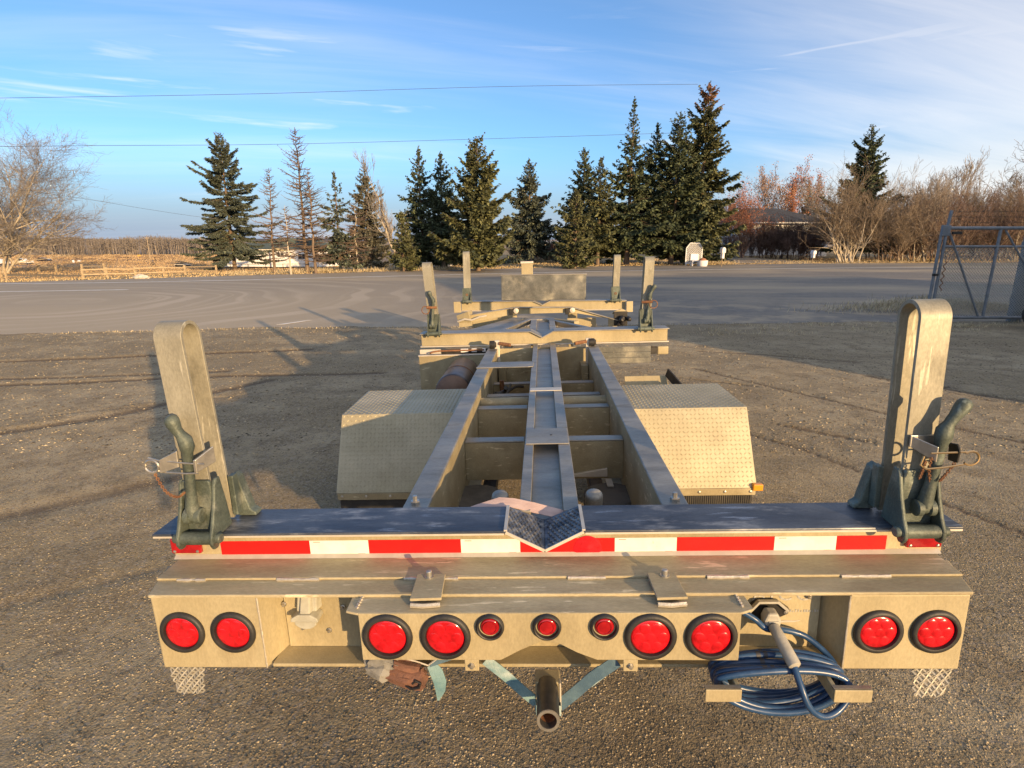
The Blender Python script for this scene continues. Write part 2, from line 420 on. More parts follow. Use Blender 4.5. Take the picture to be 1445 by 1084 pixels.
# ------------------------------------------------------------------ the land
def nodes_of(name):
    m = bpy.data.materials.new(name); m.use_nodes = True; MATS[name] = m
    nt = m.node_tree; n, l = nt.nodes, nt.links
    t = n.new('ShaderNodeTexCoord')
    def N(scale, det=6, rough=.6, sc=(1, 1, 1), dist=0.0, rot=0.0):
        mp = n.new('ShaderNodeMapping'); mp.inputs['Scale'].default_value = sc; mp.inputs['Rotation'].default_value = (0, 0, rot)
        l.new(t.outputs['Object'], mp.inputs['Vector'])
        q = n.new('ShaderNodeTexNoise'); q.inputs['Scale'].default_value, q.inputs['Detail'].default_value = scale, det
        q.inputs['Roughness'].default_value, q.inputs['Distortion'].default_value = rough, dist
        l.new(mp.outputs[0], q.inputs['Vector']); return q.outputs[0]
    def Vo(scale, out='Distance', rnd=1.0, feat='F1'):
        q = n.new('ShaderNodeTexVoronoi'); q.feature = feat; q.inputs['Scale'].default_value = scale; q.inputs['Randomness'].default_value = rnd
        l.new(t.outputs['Object'], q.inputs['Vector']); return q.outputs[out]
    def Rg(v, a, b, o0=0., o1=1.):
        q = n.new('ShaderNodeMapRange'); q.interpolation_type = 'SMOOTHSTEP'
        for k, x in (('From Min', a), ('From Max', b), ('To Min', o0), ('To Max', o1)): q.inputs[k].default_value = x
        l.new(v, q.inputs['Value']); return q.outputs[0]
    def Ma(op, a, b=None):
        q = n.new('ShaderNodeMath'); q.operation = op
        for i, x in enumerate((a, b)):
            if x is None: continue
            if isinstance(x, (int, float)): q.inputs[i].default_value = x
            else: l.new(x, q.inputs[i])
        return q.outputs[0]
    def Mx(f, a, b, mode='MIX'):
        q = n.new('ShaderNodeMix'); q.data_type = 'RGBA'; q.blend_type = mode
        if isinstance(f, (int, float)): q.inputs[0].default_value = f
        else: l.new(f, q.inputs[0])
        for i, x in ((6, a), (7, b)):
            if isinstance(x, tuple): q.inputs[i].default_value = rgba(x)
            else: l.new(x, q.inputs[i])
        return q.outputs[2]
    def done(col, height=None, strength=.5, dist=.01, rough=.9):
        p = n['Principled BSDF']; p.inputs['Specular IOR Level'].default_value = .25
        l.new(col, p.inputs['Base Color'])
        if isinstance(rough, (int, float)): p.inputs['Roughness'].default_value = rough
        else: l.new(rough, p.inputs['Roughness'])
        if height is not None:
            b = n.new('ShaderNodeBump'); b.inputs['Strength'].default_value, b.inputs['Distance'].default_value = strength, dist
            l.new(height, b.inputs['Height']); l.new(b.outputs[0], p.inputs['Normal'])
    return t, n, l, N, Vo, Rg, Ma, Mx, done
# gravel
t, n, l, N, Vo, Rg, Ma, Mx, done = nodes_of('gravel_yard')
big, mid, fine = N(.35, 5, .55, (1, 1.6, 1)), N(2.6, 7, .65), N(60, 6, .75)
cells = Vo(75, 'Color'); sp_ = n.new('ShaderNodeSeparateColor'); l.new(cells, sp_.inputs[0])
col = Mx(Rg(big, .40, .62), (.27, .212, .122), (.42, .342, .215))
col = Mx(Ma('MULTIPLY', Rg(N(.9, 6, .62, (.5, 1.9, 1), .6, .5), .54, .66), .55), col, (.46, .38, .25))
col = Mx(Rg(mid, .40, .68), col, (.20, .155, .092))
col = Mx(Rg(fine, .46, .68), col, (.41, .335, .21))
col = Mx(Ma('MULTIPLY', Rg(N(15, 5, .75), .50, .64), .45), col, (.17, .132, .085))
col = Mx(Ma('MULTIPLY', Rg(N(21, 4, .7), .54, .66), .40), col, (.42, .345, .24))
col = Mx(Ma('MULTIPLY', Rg(sp_.outputs[0], .78, .95), .55), col, (.36, .31, .25))
col = Mx(Ma('MULTIPLY', Rg(sp_.outputs[1], .80, .95), .5), col, (.11, .092, .075))
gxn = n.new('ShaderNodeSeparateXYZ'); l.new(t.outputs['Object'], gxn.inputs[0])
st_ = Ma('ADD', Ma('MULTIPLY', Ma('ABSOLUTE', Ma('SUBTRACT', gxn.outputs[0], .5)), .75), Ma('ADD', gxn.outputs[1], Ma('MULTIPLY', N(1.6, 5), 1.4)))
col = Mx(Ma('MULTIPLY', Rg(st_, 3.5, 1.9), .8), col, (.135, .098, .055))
ra = n.new('ShaderNodeAttribute'); ra.attribute_name = 'rut'
col = Mx(Ma('MULTIPLY', Rg(Ma('ADD', ra.outputs['Fac'], Ma('MULTIPLY', Ma('SUBTRACT', N(9, 5, .7), .5), .9)), .25, .85), .75), col, (.105, .075, .050))
h = Ma('ADD', Ma('MULTIPLY', Vo(75), -.55), Ma('ADD', Ma('MULTIPLY', fine, .6), Ma('MULTIPLY', Vo(170), -.35)))
done(col, h, .85, .009, .92)
# asphalt, dusty
t, n, l, N, Vo, Rg, Ma, Mx, done = nodes_of('worn_asphalt')
sxn = n.new('ShaderNodeSeparateXYZ'); l.new(t.outputs['Object'], sxn.inputs[0])
wx = Ma('ADD', sxn.outputs[0], 13.5); wy = Ma('SUBTRACT', sxn.outputs[1], 17.0)
r_ = Ma('SQRT', Ma('ADD', Ma('MULTIPLY', wx, wx), Ma('MULTIPLY', wy, wy)))
arc = Ma('ADD', r_, Ma('MULTIPLY', N(.10, 2), 7.0))
q = n.new('ShaderNodeTexNoise'); q.noise_dimensions = '1D'; q.inputs['Scale'].default_value = 1.15; q.inputs['Detail'].default_value = 3; l.new(arc, q.inputs['W'])
tracks = Ma('MULTIPLY', Rg(q.outputs[0], .46, .64), Rg(N(.14, 3), .36, .54))
westdust = Ma('MULTIPLY', Rg(sxn.outputs[0], 4.0, -7.0), Rg(Ma('ADD', sxn.outputs[1], Ma('MULTIPLY', N(.3, 4), 6.0)), 29.0, 15.0, .55, 1.0))
neardust = Rg(sxn.outputs[1], 22.0, 12.0)
dust = Ma('MAXIMUM', Ma('MULTIPLY', Rg(N(.16, 5, .6, (.5, 1.6, 1)), .40, .66), .8), Ma('MULTIPLY', westdust, .95))
dust = Ma('MAXIMUM', dust, Ma('MULTIPLY', neardust, Rg(N(.8, 5), .42, .62, .0, .8)))
streak = Rg(N(.7, 5, .6, (.10, 1.5, 1), .4, .12), .54, .66)
col = Mx(Rg(N(5, 6, .7), .35, .65), (.165, .155, .14), (.215, .20, .18))
col = Mx(Ma('MULTIPLY', dust, .9), col, (.49, .395, .265))
col = Mx(Ma('MULTIPLY', Ma('MULTIPLY', tracks, westdust), .55), col, (.60, .50, .375))
col = Mx(Ma('MULTIPLY', streak, .22), col, (.33, .28, .22))
crk = Vo(.16, 'Distance', 1.0, 'DISTANCE_TO_EDGE')
col = Mx(Ma('MULTIPLY', Rg(Ma('ADD', crk, Ma('MULTIPLY', N(2.2, 4), .05)), .022, .014), .45), col, (.09, .085, .078))
col = Mx(Rg(N(70, 3, .7), .52, .7, 0, .3), col, (.30, .27, .23))
done(col, N(60, 5, .7), .35, .006, .85)
# dry grass land
t, n, l, N, Vo, Rg, Ma, Mx, done = nodes_of('dry_land')
sxn = n.new('ShaderNodeSeparateXYZ'); l.new(t.outputs['Object'], sxn.inputs[0])
far_ = Rg(sxn.outputs[1], 70, 170)
col = Mx(Rg(N(.22, 6, .6, (.6, 1.4, 1)), .38, .64), (.29, .205, .105), (.40, .30, .165))
col = Mx(Rg(N(1.3, 6, .65), .5, .72), col, (.21, .175, .085))
fld = Mx(Rg(N(.045, 5, .6, (.35, 1.6, 1)), .42, .58), (.26, .165, .105), (.38, .275, .175))
fld = Mx(Rg(N(.02, 3, .5, (.3, 2.2, 1)), .56, .62), fld, (.52, .41, .25))
col = Mx(far_, col, fld)
done(col, N(7, 6, .7), .8, .05, .95)
mat('hill_cover', (.085, .075, .070), (.12, .10, .088), .02, .95, stretch=(1, 4, 1))
mat('road_paint', (.80, .78, .72), (.66, .63, .56), 3, .7, 0, c=(.35, .32, .27), cscale=9, clo=.64, chi=.74)
mat('driveway_dirt', (.27, .205, .13), (.36, .275, .175), .6, .95, 0, .4, 6, bdist=.03)

def grid_mesh(xs, ys, zf):
    X, Y = np.meshgrid(xs, ys); Z = zf(X, Y)
    V = np.stack([X, Y, Z], -1).reshape(-1, 3); nx, ny = len(xs), len(ys)
    i = np.arange(nx - 1)[None, :] + nx * np.arange(ny - 1)[:, None]
    F = np.stack([i, i + 1, i + nx + 1, i + nx], -1).reshape(-1, 4)
    return V, F
def spread(a, b, core_a, core_b, step, growth=1.18):
    mid = list(np.arange(core_a, core_b + step / 2, step)); s, v, hi = step, core_b, []
    while v < b: s *= growth; v += s; hi.append(v)
    s, v, lo = step, core_a, []
    while v > a: s *= growth; v -= s; lo.append(v)
    return np.array(lo[::-1] + mid + hi)
V, F = grid_mesh(spread(-5000, 5000, -90, 90, 1.5), spread(-300, 6000, 14, 120, 1.5), lambda x, y: terrain(x, y) - .03 * (y < 22))
tag(fast('ground', V, F, 'dry_land', smooth=True), kind='structure')

# value noise for the yard relief
def vnoise(x, y, f, seed):
    r = np.random.RandomState(seed); Tb = r.rand(256, 256)
    u, v = x * f, y * f; i, j = np.floor(u).astype(int), np.floor(v).astype(int); a, b = u - i, v - j
    a, b = a * a * (3 - 2 * a), b * b * (3 - 2 * b)
    g = lambda p, q_: Tb[p % 256, q_ % 256]
    return g(i, j) * (1 - a) * (1 - b) + g(i + 1, j) * a * (1 - b) + g(i, j + 1) * (1 - a) * b + g(i + 1, j + 1) * a * b - .5
EDGE = [(-60, 4.0), (-22, 9.8), (-10.0, 10.95), (-4.94, 11.76), (-1.99, 11.86), (3.5, 12.27), (8.4, 12.6), (14, 12.75), (60, 13.5)]
RUTS = [([(-9, 4.6), (-6.4, 5.0), (-4.2, 5.9), (-2.9, 6.6)], .035, .008), ([(-9, 4.2), (-6.2, 4.65), (-3.9, 5.6)], .035, .007), ([(-5.5, 1.6), (-3.6, 1.9), (-2.0, 2.8)], .05, .007), ([(3.0, 9.8), (5.5, 8.2), (8.5, 7.3)], .05, .008),
        ([(2.2, 5.2), (3.6, 3.4), (4.3, 1.9)], .025, .008), ([(2.9, 6.6), (4.4, 4.4), (5.6, 3.0)], .022, .008), ([(1.5, 2.6), (2.4, 1.8), (3.2, 1.2)], .03, .006), ([(-11, 8.0), (-8, 8.3), (-5.2, 8.9), (-3.4, 9.3)], .09, .020), ([(-11, 6.5), (-6.5, 6.9), (-4.0, 7.4), (-1.8, 7.6)], .07, .016), ([(-11, 6.9), (-6.5, 7.25), (-4.0, 7.7)], .06, .013),
        ([(-6, 4.2), (-4.2, 5.6), (-3.2, 7.2)], .10, .012), ([(2.6, 7.9), (3.6, 6.3), (4.6, 4.9), (5.2, 3.4)], .035, .016), ([(1.6, 6.2), (2.6, 4.6), (3.2, 3.2), (3.6, 1.6)], .03, .014),
        ([(5.2, 8.3), (4.0, 8.9), (3.1, 9.2)], .05, .012), ([(5.5, 6.2), (4.9, 7.3), (4.2, 8.6)], .04, .010), ([(-7, 2.2), (-4.5, 2.6), (-2.4, 4.2)], .12, .010), ([(7.5, 5.2), (6.0, 6.0), (4.8, 7.4)], .06, .012)]
for k in range(7):
    RUTS.append(([(2.28 + k * .10, 7.30 - k * .05), (2.52 + k * .10, 7.12 - k * .05)], .022, .020))
    RUTS.append(([(2.62 + k * .085, 5.42 - k * .06), (2.80 + k * .085, 5.20 - k * .06)], .020, .018))
    RUTS.append(([(4.75 + k * .09, 7.05 - k * .02), (4.98 + k * .09, 6.95 - k * .03)], .022, .016))
def ruts(x, y):
    return yard(x, y, True)
def yard(x, y, only_ruts=False):
    z = .014 * vnoise(x, y, .55, 1) + .007 * vnoise(x, y, 1.7, 2) + .007 * vnoise(x, y, 4.5, 3) + .004 * vnoise(x, y, 11, 4)
    wx_, wy_ = x + .05 * vnoise(x, y, 2.2, 7), y + .05 * vnoise(x, y, 2.2, 8)
    rr = np.zeros(x.shape)
    for pl, w, dp in RUTS:
        d = np.full(x.shape, 9.0)
        for (x0, y0), (x1, y1) in zip(pl, pl[1:]):
            L2 = (x1 - x0) ** 2 + (y1 - y0) ** 2
            tt = np.clip(((wx_ - x0) * (x1 - x0) + (wy_ - y0) * (y1 - y0)) / L2, 0, 1)
            d = np.minimum(d, np.hypot(wx_ - x0 - tt * (x1 - x0), wy_ - y0 - tt * (y1 - y0)))
        z += -dp * np.exp(-(d / w) ** 2) + dp * .25 * np.exp(-((d - 1.9 * w) / (.8 * w)) ** 2)
        rr = np.maximum(rr, np.exp(-(d / (w * 1.1)) ** 2) * min(1, dp / .014))
    if only_ruts: return np.clip(rr, 0, 1)
    e = np.interp(x, [p[0] for p in EDGE], [p[1] for p in EDGE]) - y
    return z * np.clip(e / .5 + .15, 0, 1) + .012 * np.clip(e / 1.5, 0, 1)
# the near yard is one sheet, finely cut where the camera looks
V, F = grid_mesh(spread(-80, 80, -7.5, 8.5, .045, 1.12), np.concatenate([spread(-60, .2, -.6, .15, .05, 1.15)[:-1], np.arange(.2, 12.95, .045)]), yard)
keep = V[F].mean(1); e = np.interp(keep[:, 0], [p[0] for p in EDGE], [p[1] for p in EDGE])
ok = keep[:, 1] < e + .35
gg = tag(fast('gravel_ground', V, F[ok], 'gravel_yard', smooth=True), kind='structure')
at_ = gg.data.attributes.new('rut', 'FLOAT', 'POINT'); at_.data.foreach_set('value', ruts(V[:, 0], V[:, 1]).astype(np.float32))

# asphalt lot and road: ragged near edge
q = random.Random(3)
near, farl = [], []
xs = sorted(set([p[0] for p in EDGE] + list(np.arange(-30, 34, .13))))
g = MB()
ex, ey = [p[0] for p in EDGE], [p[1] for p in EDGE]
fx, fy = [p[0] for p in ROAD_FAR], [p[1] for p in ROAD_FAR]
jit = 0
pv = []
for x in xs:
    jit = jit * .86 + q.uniform(-.075, .075)
    yn, yf = float(np.interp(x, ex, ey)) + jit, float(np.interp(x, fx, fy))
    pv.append((x, yn, max(yf, yn + 1)))
k = 9
V = []; F = []
for (x, a, b) in pv:
    for j in range(k):
        t_ = j / (k - 1); V.append((x, a + (b - a) * t_, .010 if j else .004))
for i in range(len(pv) - 1):
    for j in range(k - 1):
        F.append((i * k + j, (i + 1) * k + j, (i + 1) * k + j + 1, i * k + j + 1))
tag(fast('asphalt_road', np.array(V), np.array(F), 'worn_asphalt', smooth=True), kind='structure')
def stripe(p, w, name):
    pts = [Vector(a) for a in p]; V = []; F = []
    for i, a in enumerate(pts):
        d = (pts[min(i + 1, len(pts) - 1)] - pts[max(i - 1, 0)]).normalized(); nrm = Vector((-d.y, d.x, 0)) * w / 2
        V += [tuple(a - nrm), tuple(a + nrm)]
    F = [(2 * i, 2 * i + 2, 2 * i + 3, 2 * i + 1) for i in range(len(pts) - 1)]
    tag(fast(name, np.array(V), np.array(F), 'road_paint'), kind='structure')
def on_road(px): return [(p.x, p.y, .016) for p in (spot(u, v) for u, v in px)]
stripe(on_road([(-160, 404.5), (0, 401.8), (150, 400.2), (320, 396.8), (560, 390.6), (720, 386.6), (860, 383.6), (1000, 381.2), (1200, 378.8), (1445, 377.6)]), .26, 'road_edge_line')
stripe(on_road([(-160, 415.6), (0, 413.2), (60, 412.2), (120, 411.2), (181, 410.2)]), .24, 'road_marking')
MB().hexa([(-5.10, 12.15, .0145), (-4.72, 12.75, .0145), (-4.58, 12.85, .0145), (-4.95, 12.2, .0145), (-5.10, 12.15, .0165), (-4.72, 12.75, .0165), (-4.58, 12.85, .0165), (-4.95, 12.2, .0165)]).build('road_marking', 'road_paint')['kind'] = 'structure'
# far hills on the horizon
V = []; F = []
xs = np.linspace(-5200, 3000, 90)
for i, x in enumerate(xs):
    h = -2 + 12 * float(vnoise(np.array([x + 9000.]), np.array([3.]), .0011, 5)[0] + .5) + 3 * float(vnoise(np.array([x + 9000.]), np.array([7.]), .004, 6)[0])
    V += [(x, 2700, -30), (x, 3000, h), (x, 4200, -30)]
for i in range(len(xs) - 1):
    F += [(3 * i, 3 * i + 3, 3 * i + 4, 3 * i + 1), (3 * i + 1, 3 * i + 4, 3 * i + 5, 3 * i + 2)]
tag(fast('hills', np.array(V), np.array(F), 'hill_cover', smooth=True), kind='structure')
# driveway towards the house
a = [spot(1040, 372.6), spot(1150, 371.6), spot(1100, 367.5), spot(1050, 363.5), spot(1018, 359.5), spot(1000, 359.5), spot(1015, 364), spot(1035, 368)]
MB().add([(p.x, p.y, p.z + .035) for p in a], [tuple(range(len(a)))]).build('driveway', 'driveway_dirt')['kind'] = 'structure'

# loose stones
def stones(name, n_, region, seed, s0, s1, white=.02):
    r = np.random.RandomState(seed)
    ico_v = np.array([(1, 0, 0), (-1, 0, 0), (0, 1, 0), (0, -1, 0), (0, 0, 1), (0, 0, -1), (.62, .62, .45), (-.62, .6, .4), (.6, -.62, -.4), (-.6, -.62, .45)], float)[:6]
    ico_f = np.array([(0, 2, 4), (2, 1, 4), (1, 3, 4), (3, 0, 4), (2, 0, 5), (1, 2, 5), (3, 1, 5), (0, 3, 5)])
    x, y = region(r, n_)
    s = s0 * (s1 / s0) ** (r.rand(n_) ** 1.7)
    z = yard(x, y)
    sc = np.stack([s * (.8 + .7 * r.rand(n_)), s * (.7 + .5 * r.rand(n_)), s * (.35 + .3 * r.rand(n_))], -1)
    a = r.rand(n_) * 6.283; c, sn = np.cos(a), np.sin(a)
    P = ico_v[None] * (1 + .45 * (r.rand(n_, 6, 1) - .5)) + .22 * (r.rand(n_, 6, 3) - .5)
    P = P * sc[:, None, :]
    X = P[..., 0] * c[:, None] - P[..., 1] * sn[:, None] + x[:, None]; Yv = P[..., 0] * sn[:, None] + P[..., 1] * c[:, None] + y[:, None]
    Z = P[..., 2] + (z + sc[:, 2] * .05)[:, None]
    V = np.stack([X, Yv, Z], -1).reshape(-1, 3)
    F = (ico_f[None] + 6 * np.arange(n_)[:, None, None]).reshape(-1, 3)
    return tag(fast(name, V, F, 'pebble', smooth=False), kind='stuff')
def near_region(r, n_):
    d = .95 + 5.0 * r.rand(n_) ** 1.7; x = (r.rand(n_) * 2 - 1) * (d * .98 + .2); return x, d
stones('gravel', 130000, near_region, 2, .0016, .0062)
def mid_region(r, n_):
    d = 4.5 + 7.0 * r.rand(n_); x = (r.rand(n_) * 2 - 1) * (d * .98 + .2); return x, d
stones('clods', 26000, mid_region, 3, .004, .017)
def edge_region(r, n_):
    x = -11 + 24 * r.rand(n_); y = np.interp(x, ex, ey) - .9 * r.rand(n_) ** 2 + .25 * r.rand(n_); return x, y
stones('edge_gravel', 3500, edge_region, 4, .005, .016)

# ------------------------------------------------------------------ the trailer
TM = Matrix(((0.99856517, 0.04208894, -0.03310763, 0.12330897), (-0.0415899, 0.99901265, 0.01562039, 1.3631812),
             (0.03373239, -0.01422104, 0.99932972, -0.01842981), (0, 0, 0, 1)))
T = empty('log_trailer', 'dusty aluminium log hauling trailer with upright stakes and red rear lamps', 'trailer', matrix=TM)
AL, BARE = 'dusty_aluminium', 'bare_aluminium'
rnd = random.Random(5)

# tail channel: two lamp boxes, web, flanges
for s in (-1, 1):
    g = MB()
    g.hexa([(s * .826, 0, .62), (s * 1.141, 0, .62), (s * 1.18, .15, .62), (s * .775, .15, .62),
            (s * .826, 0, .8555), (s * 1.141, 0, .8555), (s * 1.18, .15, .8555), (s * .775, .15, .8555)])
    g.build('lamp_box', 'beam_face', T, .004)
for s in (-1, 1):
    g = MB(); g.tube([(s * (.826 - .0001), -.001, .622 + k * .0117 + rnd.uniform(-.001, .001)) for k in range(21)], [.0026 + rnd.uniform(-.0008, .0008) for k in range(21)], 6); g.build('weld_bead', 'weld_bead', T, smooth=True)
MB().box(-.79, .79, .08, .09, .632, .8555).build('channel_web', 'beam_face', T)
MB().box(-.812, .812, .004, .088, .62, .631).build('channel_flange', 'beam_face', T, .003)
g = MB(); g.prism([(-1.144, -.004), (1.144, -.004), (1.187, .155), (-1.187, .155)], 'z', .856, .866)
g.build('top_flange', 'flange_dust', T, .003)
MB().box(-1.166, 1.166, .069, .188, .8665, .874).build('flange_plate', 'flange_dust', T, .002)
g = MB()
x = -1.1
while x < 1.05:
    L = rnd.uniform(.08, .16)
    pts = [(x + L * i / 8, .0665 + rnd.uniform(-.0012, .0012), .870) for i in range(9)]
    g.tube(pts, [.0045 + rnd.uniform(-.001, .0012) for _ in pts], 6)
    x += L + rnd.uniform(.18, .34)
g.build('weld_bead', 'weld_bead', T, smooth=True)
g = MB(); g.prism([(.176, .8745), (.1905, .8745), (.1905, .884)], 'x', -1.18, 1.18); g.build('fillet', 'pale_edge', T)

# rear bunk: box beam, worn blue top plates, V notch
MB().prism([(-1.184, .8745), (1.188, .8745), (1.188, .957), (.1185, .957), (0, .8965), (-.1185, .957), (-1.184, .957)], 'y', .191, .205).build('bunk_web', 'beam_face', T, .002)
MB().prism([(-1.184, .80), (1.188, .80), (1.188, .957), (.1185, .957), (0, .905), (-.1185, .957), (-1.184, .957)], 'y', .30, .312).build('bunk_web', 'beam_face', T, .002)
for a, b in ((-1.225, -.1185), (.1185, 1.22)):
    MB().box(a, b, .16, .332, .958, .970).build('bunk_plate', 'worn_blue_steel', T, .003)
    MB().box(a + .004, b - .004, .1585, .1605, .9575, .9635).build('plate_edge', 'pale_edge', T)
for s in (-1, 1):
    g = MB(); g.hexa([(0, .16, .898), (s * .1175, .16, .958), (s * .1175, .332, .958), (0, .332, .910),
                      (0, .16, .908), (s * .1175, .16, .970), (s * .1175, .332, .970), (0, .332, .920)])
    nb = g.build('notch_plate', 'grip_steel', T, .001)
    g = MB()
    for i in range(8):
        for j in range(9):
            a = .012 + i * .0135 + (.006 if j % 2 else 0); y = .172 + j * .0175
            z = .908 + (.062 * a / .1175) + .012 * (1 - a / .1175) * (y - .16) / .172
            dx, dz = s * .0045, .0024
            g.add([(s * a - dx, y, z - dz), (s * a, y - .006, z + .0008), (s * a + dx, y, z + dz), (s * a, y + .006, z + .0012), (s * a - s * .001, y, z + .0048)],
                  [(0, 1, 4), (1, 2, 4), (2, 3, 4), (3, 0, 4)])
    tag(g.build('grip_studs', 'grip_steel', nb), kind='stuff')
    g = MB(); g.sheet([(s * .001, .1585, .9045), (s * .118, .1585, .9665)], (0, .0018, 0), .009); g.build('notch_lip', 'pale_edge', nb)
    g = MB(); g.sheet([(s * .118, .16, .972), (s * .118, .33, .972)], (.005, 0, 0), .005); g.build('notch_lip', 'pale_edge', nb)

# conspicuity tape
for m_, a, b in (('red_tape', -1.028, -.741), ('white_tape', -.7395, -.5525), ('red_tape', -.551, -.262), ('white_tape', -.2605, -.0765), ('red_tape', -.075, .2135),
                 ('white_tape', .215, .4025), ('red_tape', .404, .6935), ('white_tape', .695, .8775), ('red_tape', .879, 1.024)):
    if a < 0 < b:          # the band under the notch is cut to its V
        vz = lambda x: .898 + .06 * abs(x) / .1175 - .006
        tp_ = MB().prism([(a, .8765), (b, .8765), (b, .9285), (.075, .9285), (0, vz(0)), (-.0745, .9285)], 'y', .1887, .1908).build('reflective_tape', m_, T)
    else:
        tp_ = MB().box(a, b, .1887, .1908, .8765, .9285).build('reflective_tape', m_, T)
    if m_ == 'white_tape':
        for x_, z_ in ((a + .012, .9225), (b - .034, .8815)):
            MB().box(x_, x_ + .022, .1882, .1888, z_, z_ + .0018).build('print_mark', 'faded_mark', tp_)
# marker lamps on the beam
for a, b in ((-1.184, -1.086), (1.075, 1.178)):
    l = MB().box(a, b, .176, .1905, .8935, .945).build('marker_lamp', 'dark_red_lens', T, .005)
    g = MB()
    for x in (a + .012, b - .012):
        g.lathe([(0, .003), (.004, .002), (.005, 0)], (x, .176, .902), (0, -1, 0), 10)
    g.build('screw', 'zinc', l, smooth=True)
g = MB(); g.lathe([(0, .0035), (.006, .0035), (.009, .0022), (.036, .0020), (.044, 0)], (.131, .1886, .893), (0, -1, 0), 28); ob = g.build('marker_lamp', 'red_lens', T, smooth=True)

# round lamps
def lamp(x, y, z, R, lens, lm, notch=False):
    g = MB(); q = R / .069
    g.lathe([(R, 0), (R, .004), (R * .96, .009), (R * .86, .0115), (R * .79, .010), (R * .765, .004), (R * .76, -.001)], (x, y, z), (0, -1, 0), 40)
    r = g.build('lamp', 'black_rubber', T, smooth=True, ang=50)
    g = MB(); rl = R * lens
    g.lathe([(rl * 1.03, .0), (rl * 1.0, .003), (rl * .9, .0052), (rl * .6, .0066), (rl * .25, .0072), (0, .0074)], (x, y, z), (0, -1, 0), 32)
    g.build('lens', lm, r, smooth=True, ang=60)
    g = MB()
    if R > .05:
        for k in range(7):
            a = k * math.pi / 3; rr = 0 if k == 6 else rl * .58
            g.lathe([(0, .0080), (rl * .12, .0079), (rl * .26, .0073), (rl * .32, .0058)], (x + rr * math.cos(a), y, z + rr * math.sin(a)), (0, -1, 0), 12)
    else:
        g.lathe([(rl * .82, .0060), (rl * .78, .0082), (rl * .70, .0082), (rl * .66, .0060)], (x, y, z), (0, -1, 0), 24)
    g.build('lens_optic', lm, r, smooth=True, ang=60)
for s in (-1, 1):
    for x in (1.0618, .910):
        lamp(s * x, -.001, .7433, .0665, .74, 'red_lens')
    for x in (.4323, .2742):
        lamp(s * x, -.078, .7872, .0690, .74, 'red_lens')
for x in (-.1524, 0, .1524):
    lamp(x, -.078, .8177, .0388, .64, 'dark_red_lens')

# light bar with cut-out underside
g = MB()
g.prism([(-.508, .712), (-.127, .712), (-.07, .745), (-.012, .772), (.035, .762), (.08, .736), (.133, .713), (.508, .712), (.508, .857), (-.508, .857)], 'y', -.0775, -.0715)
g.build('light_bar', 'beam_face', T, .0015)
g = MB(); g.prism([(-.545, -.066), (-.512, -.076), (.512, -.076), (.545, -.062), (.541, .002), (.525, .016), (-.53, .018), (-.548, .004)], 'z', .8505, .8575)
g.build('light_bar_cap', 'flange_dust', T, .002)
for s in (-1, 1):
    g = MB(); g.prism([(-.07, .8495), (-.07, .713), (-.03, .722), (.012, .8495)], 'x', s * .508 - .003, s * .508 + .003)
    g.build('end_gusset', AL, T)
    g = MB()
    for k in range(6):
        y = -.055 + k * .012
        g.tube([(s * .515, y, .859), (s * .521, y + .006, .859)], .0035, 6)
    g.build('weld_bead', 'weld_bead', T, smooth=True)
for x0, x1, bx in ((-.375, -.289, -.337), (.291, .373, .338)):
    g = MB(); g.prism([(x0, .071), (x1 - .003, .071), (x1 + .004, -.046), (x0 + .004, -.05)], 'z', .8755, .8835)
    t = g.build('mounting_tab', 'flange_dust', T, .0015)
    g = MB(); g.tube([(x0 + .006, -.053, .866), (x0 + .04, -.055, .865), (x1, -.049, .865)], .007, 6); g.build('weld_bead', 'weld_bead', t, smooth=True)
    g = MB(); g.lathe([(.014, 0), (.014, .003), (.009, .003), (.009, .018), (.0075, .020), (0, .0205)], (bx, .055, .8835), (0, 0, 1), 14); g.build('bolt', 'zinc', t, smooth=True)
for x0, x1 in ((-.227, -.188), (.204, .243)):
    t = MB().box(x0, x1, -.0765, -.0705, .676, .7115).build('hanger_tab', 'beam_face', T, .002)
    g = MB(); xc = (x0 + x1) / 2; g.lathe([(.0095, 0), (.0095, .002), (.006, .002), (.006, .009), (0, .0095)], (xc, -.0765, .694), (0, -1, 0), 6); g.build('bolt', 'zinc', t)
# drop post and pipe
MB().box(-.036, .034, -.052, .0, .56, .6185).build('drop_post', 'beam_face', T, .003)
MB().box(.032, .0365, -.056, -.04, .53, .619).build('post_flange', 'pale_edge', T)
g = MB(); o_, ax = (-.002, -.042, .600), (0, -1, .12)
g.lathe([(.030, 0), (.030, .14), (.0285, .142), (.0225, .142), (.021, .139), (.021, .01), (0, .01)], o_, ax, 28)
pp = g.build('hitch_pipe', 'dark_pipe', T, smooth=True)
g = MB(); g.lathe([(.0302, .139), (.0296, .1425), (.0222, .1425), (.0212, .138)], o_, ax, 28); g.build('pipe_rim', 'zinc', pp, smooth=True)
g = MB(); g.lathe([(.0208, .12), (.0207, .02)], o_, ax, 24); g.build('pipe_bore', 'rust', pp, smooth=True)

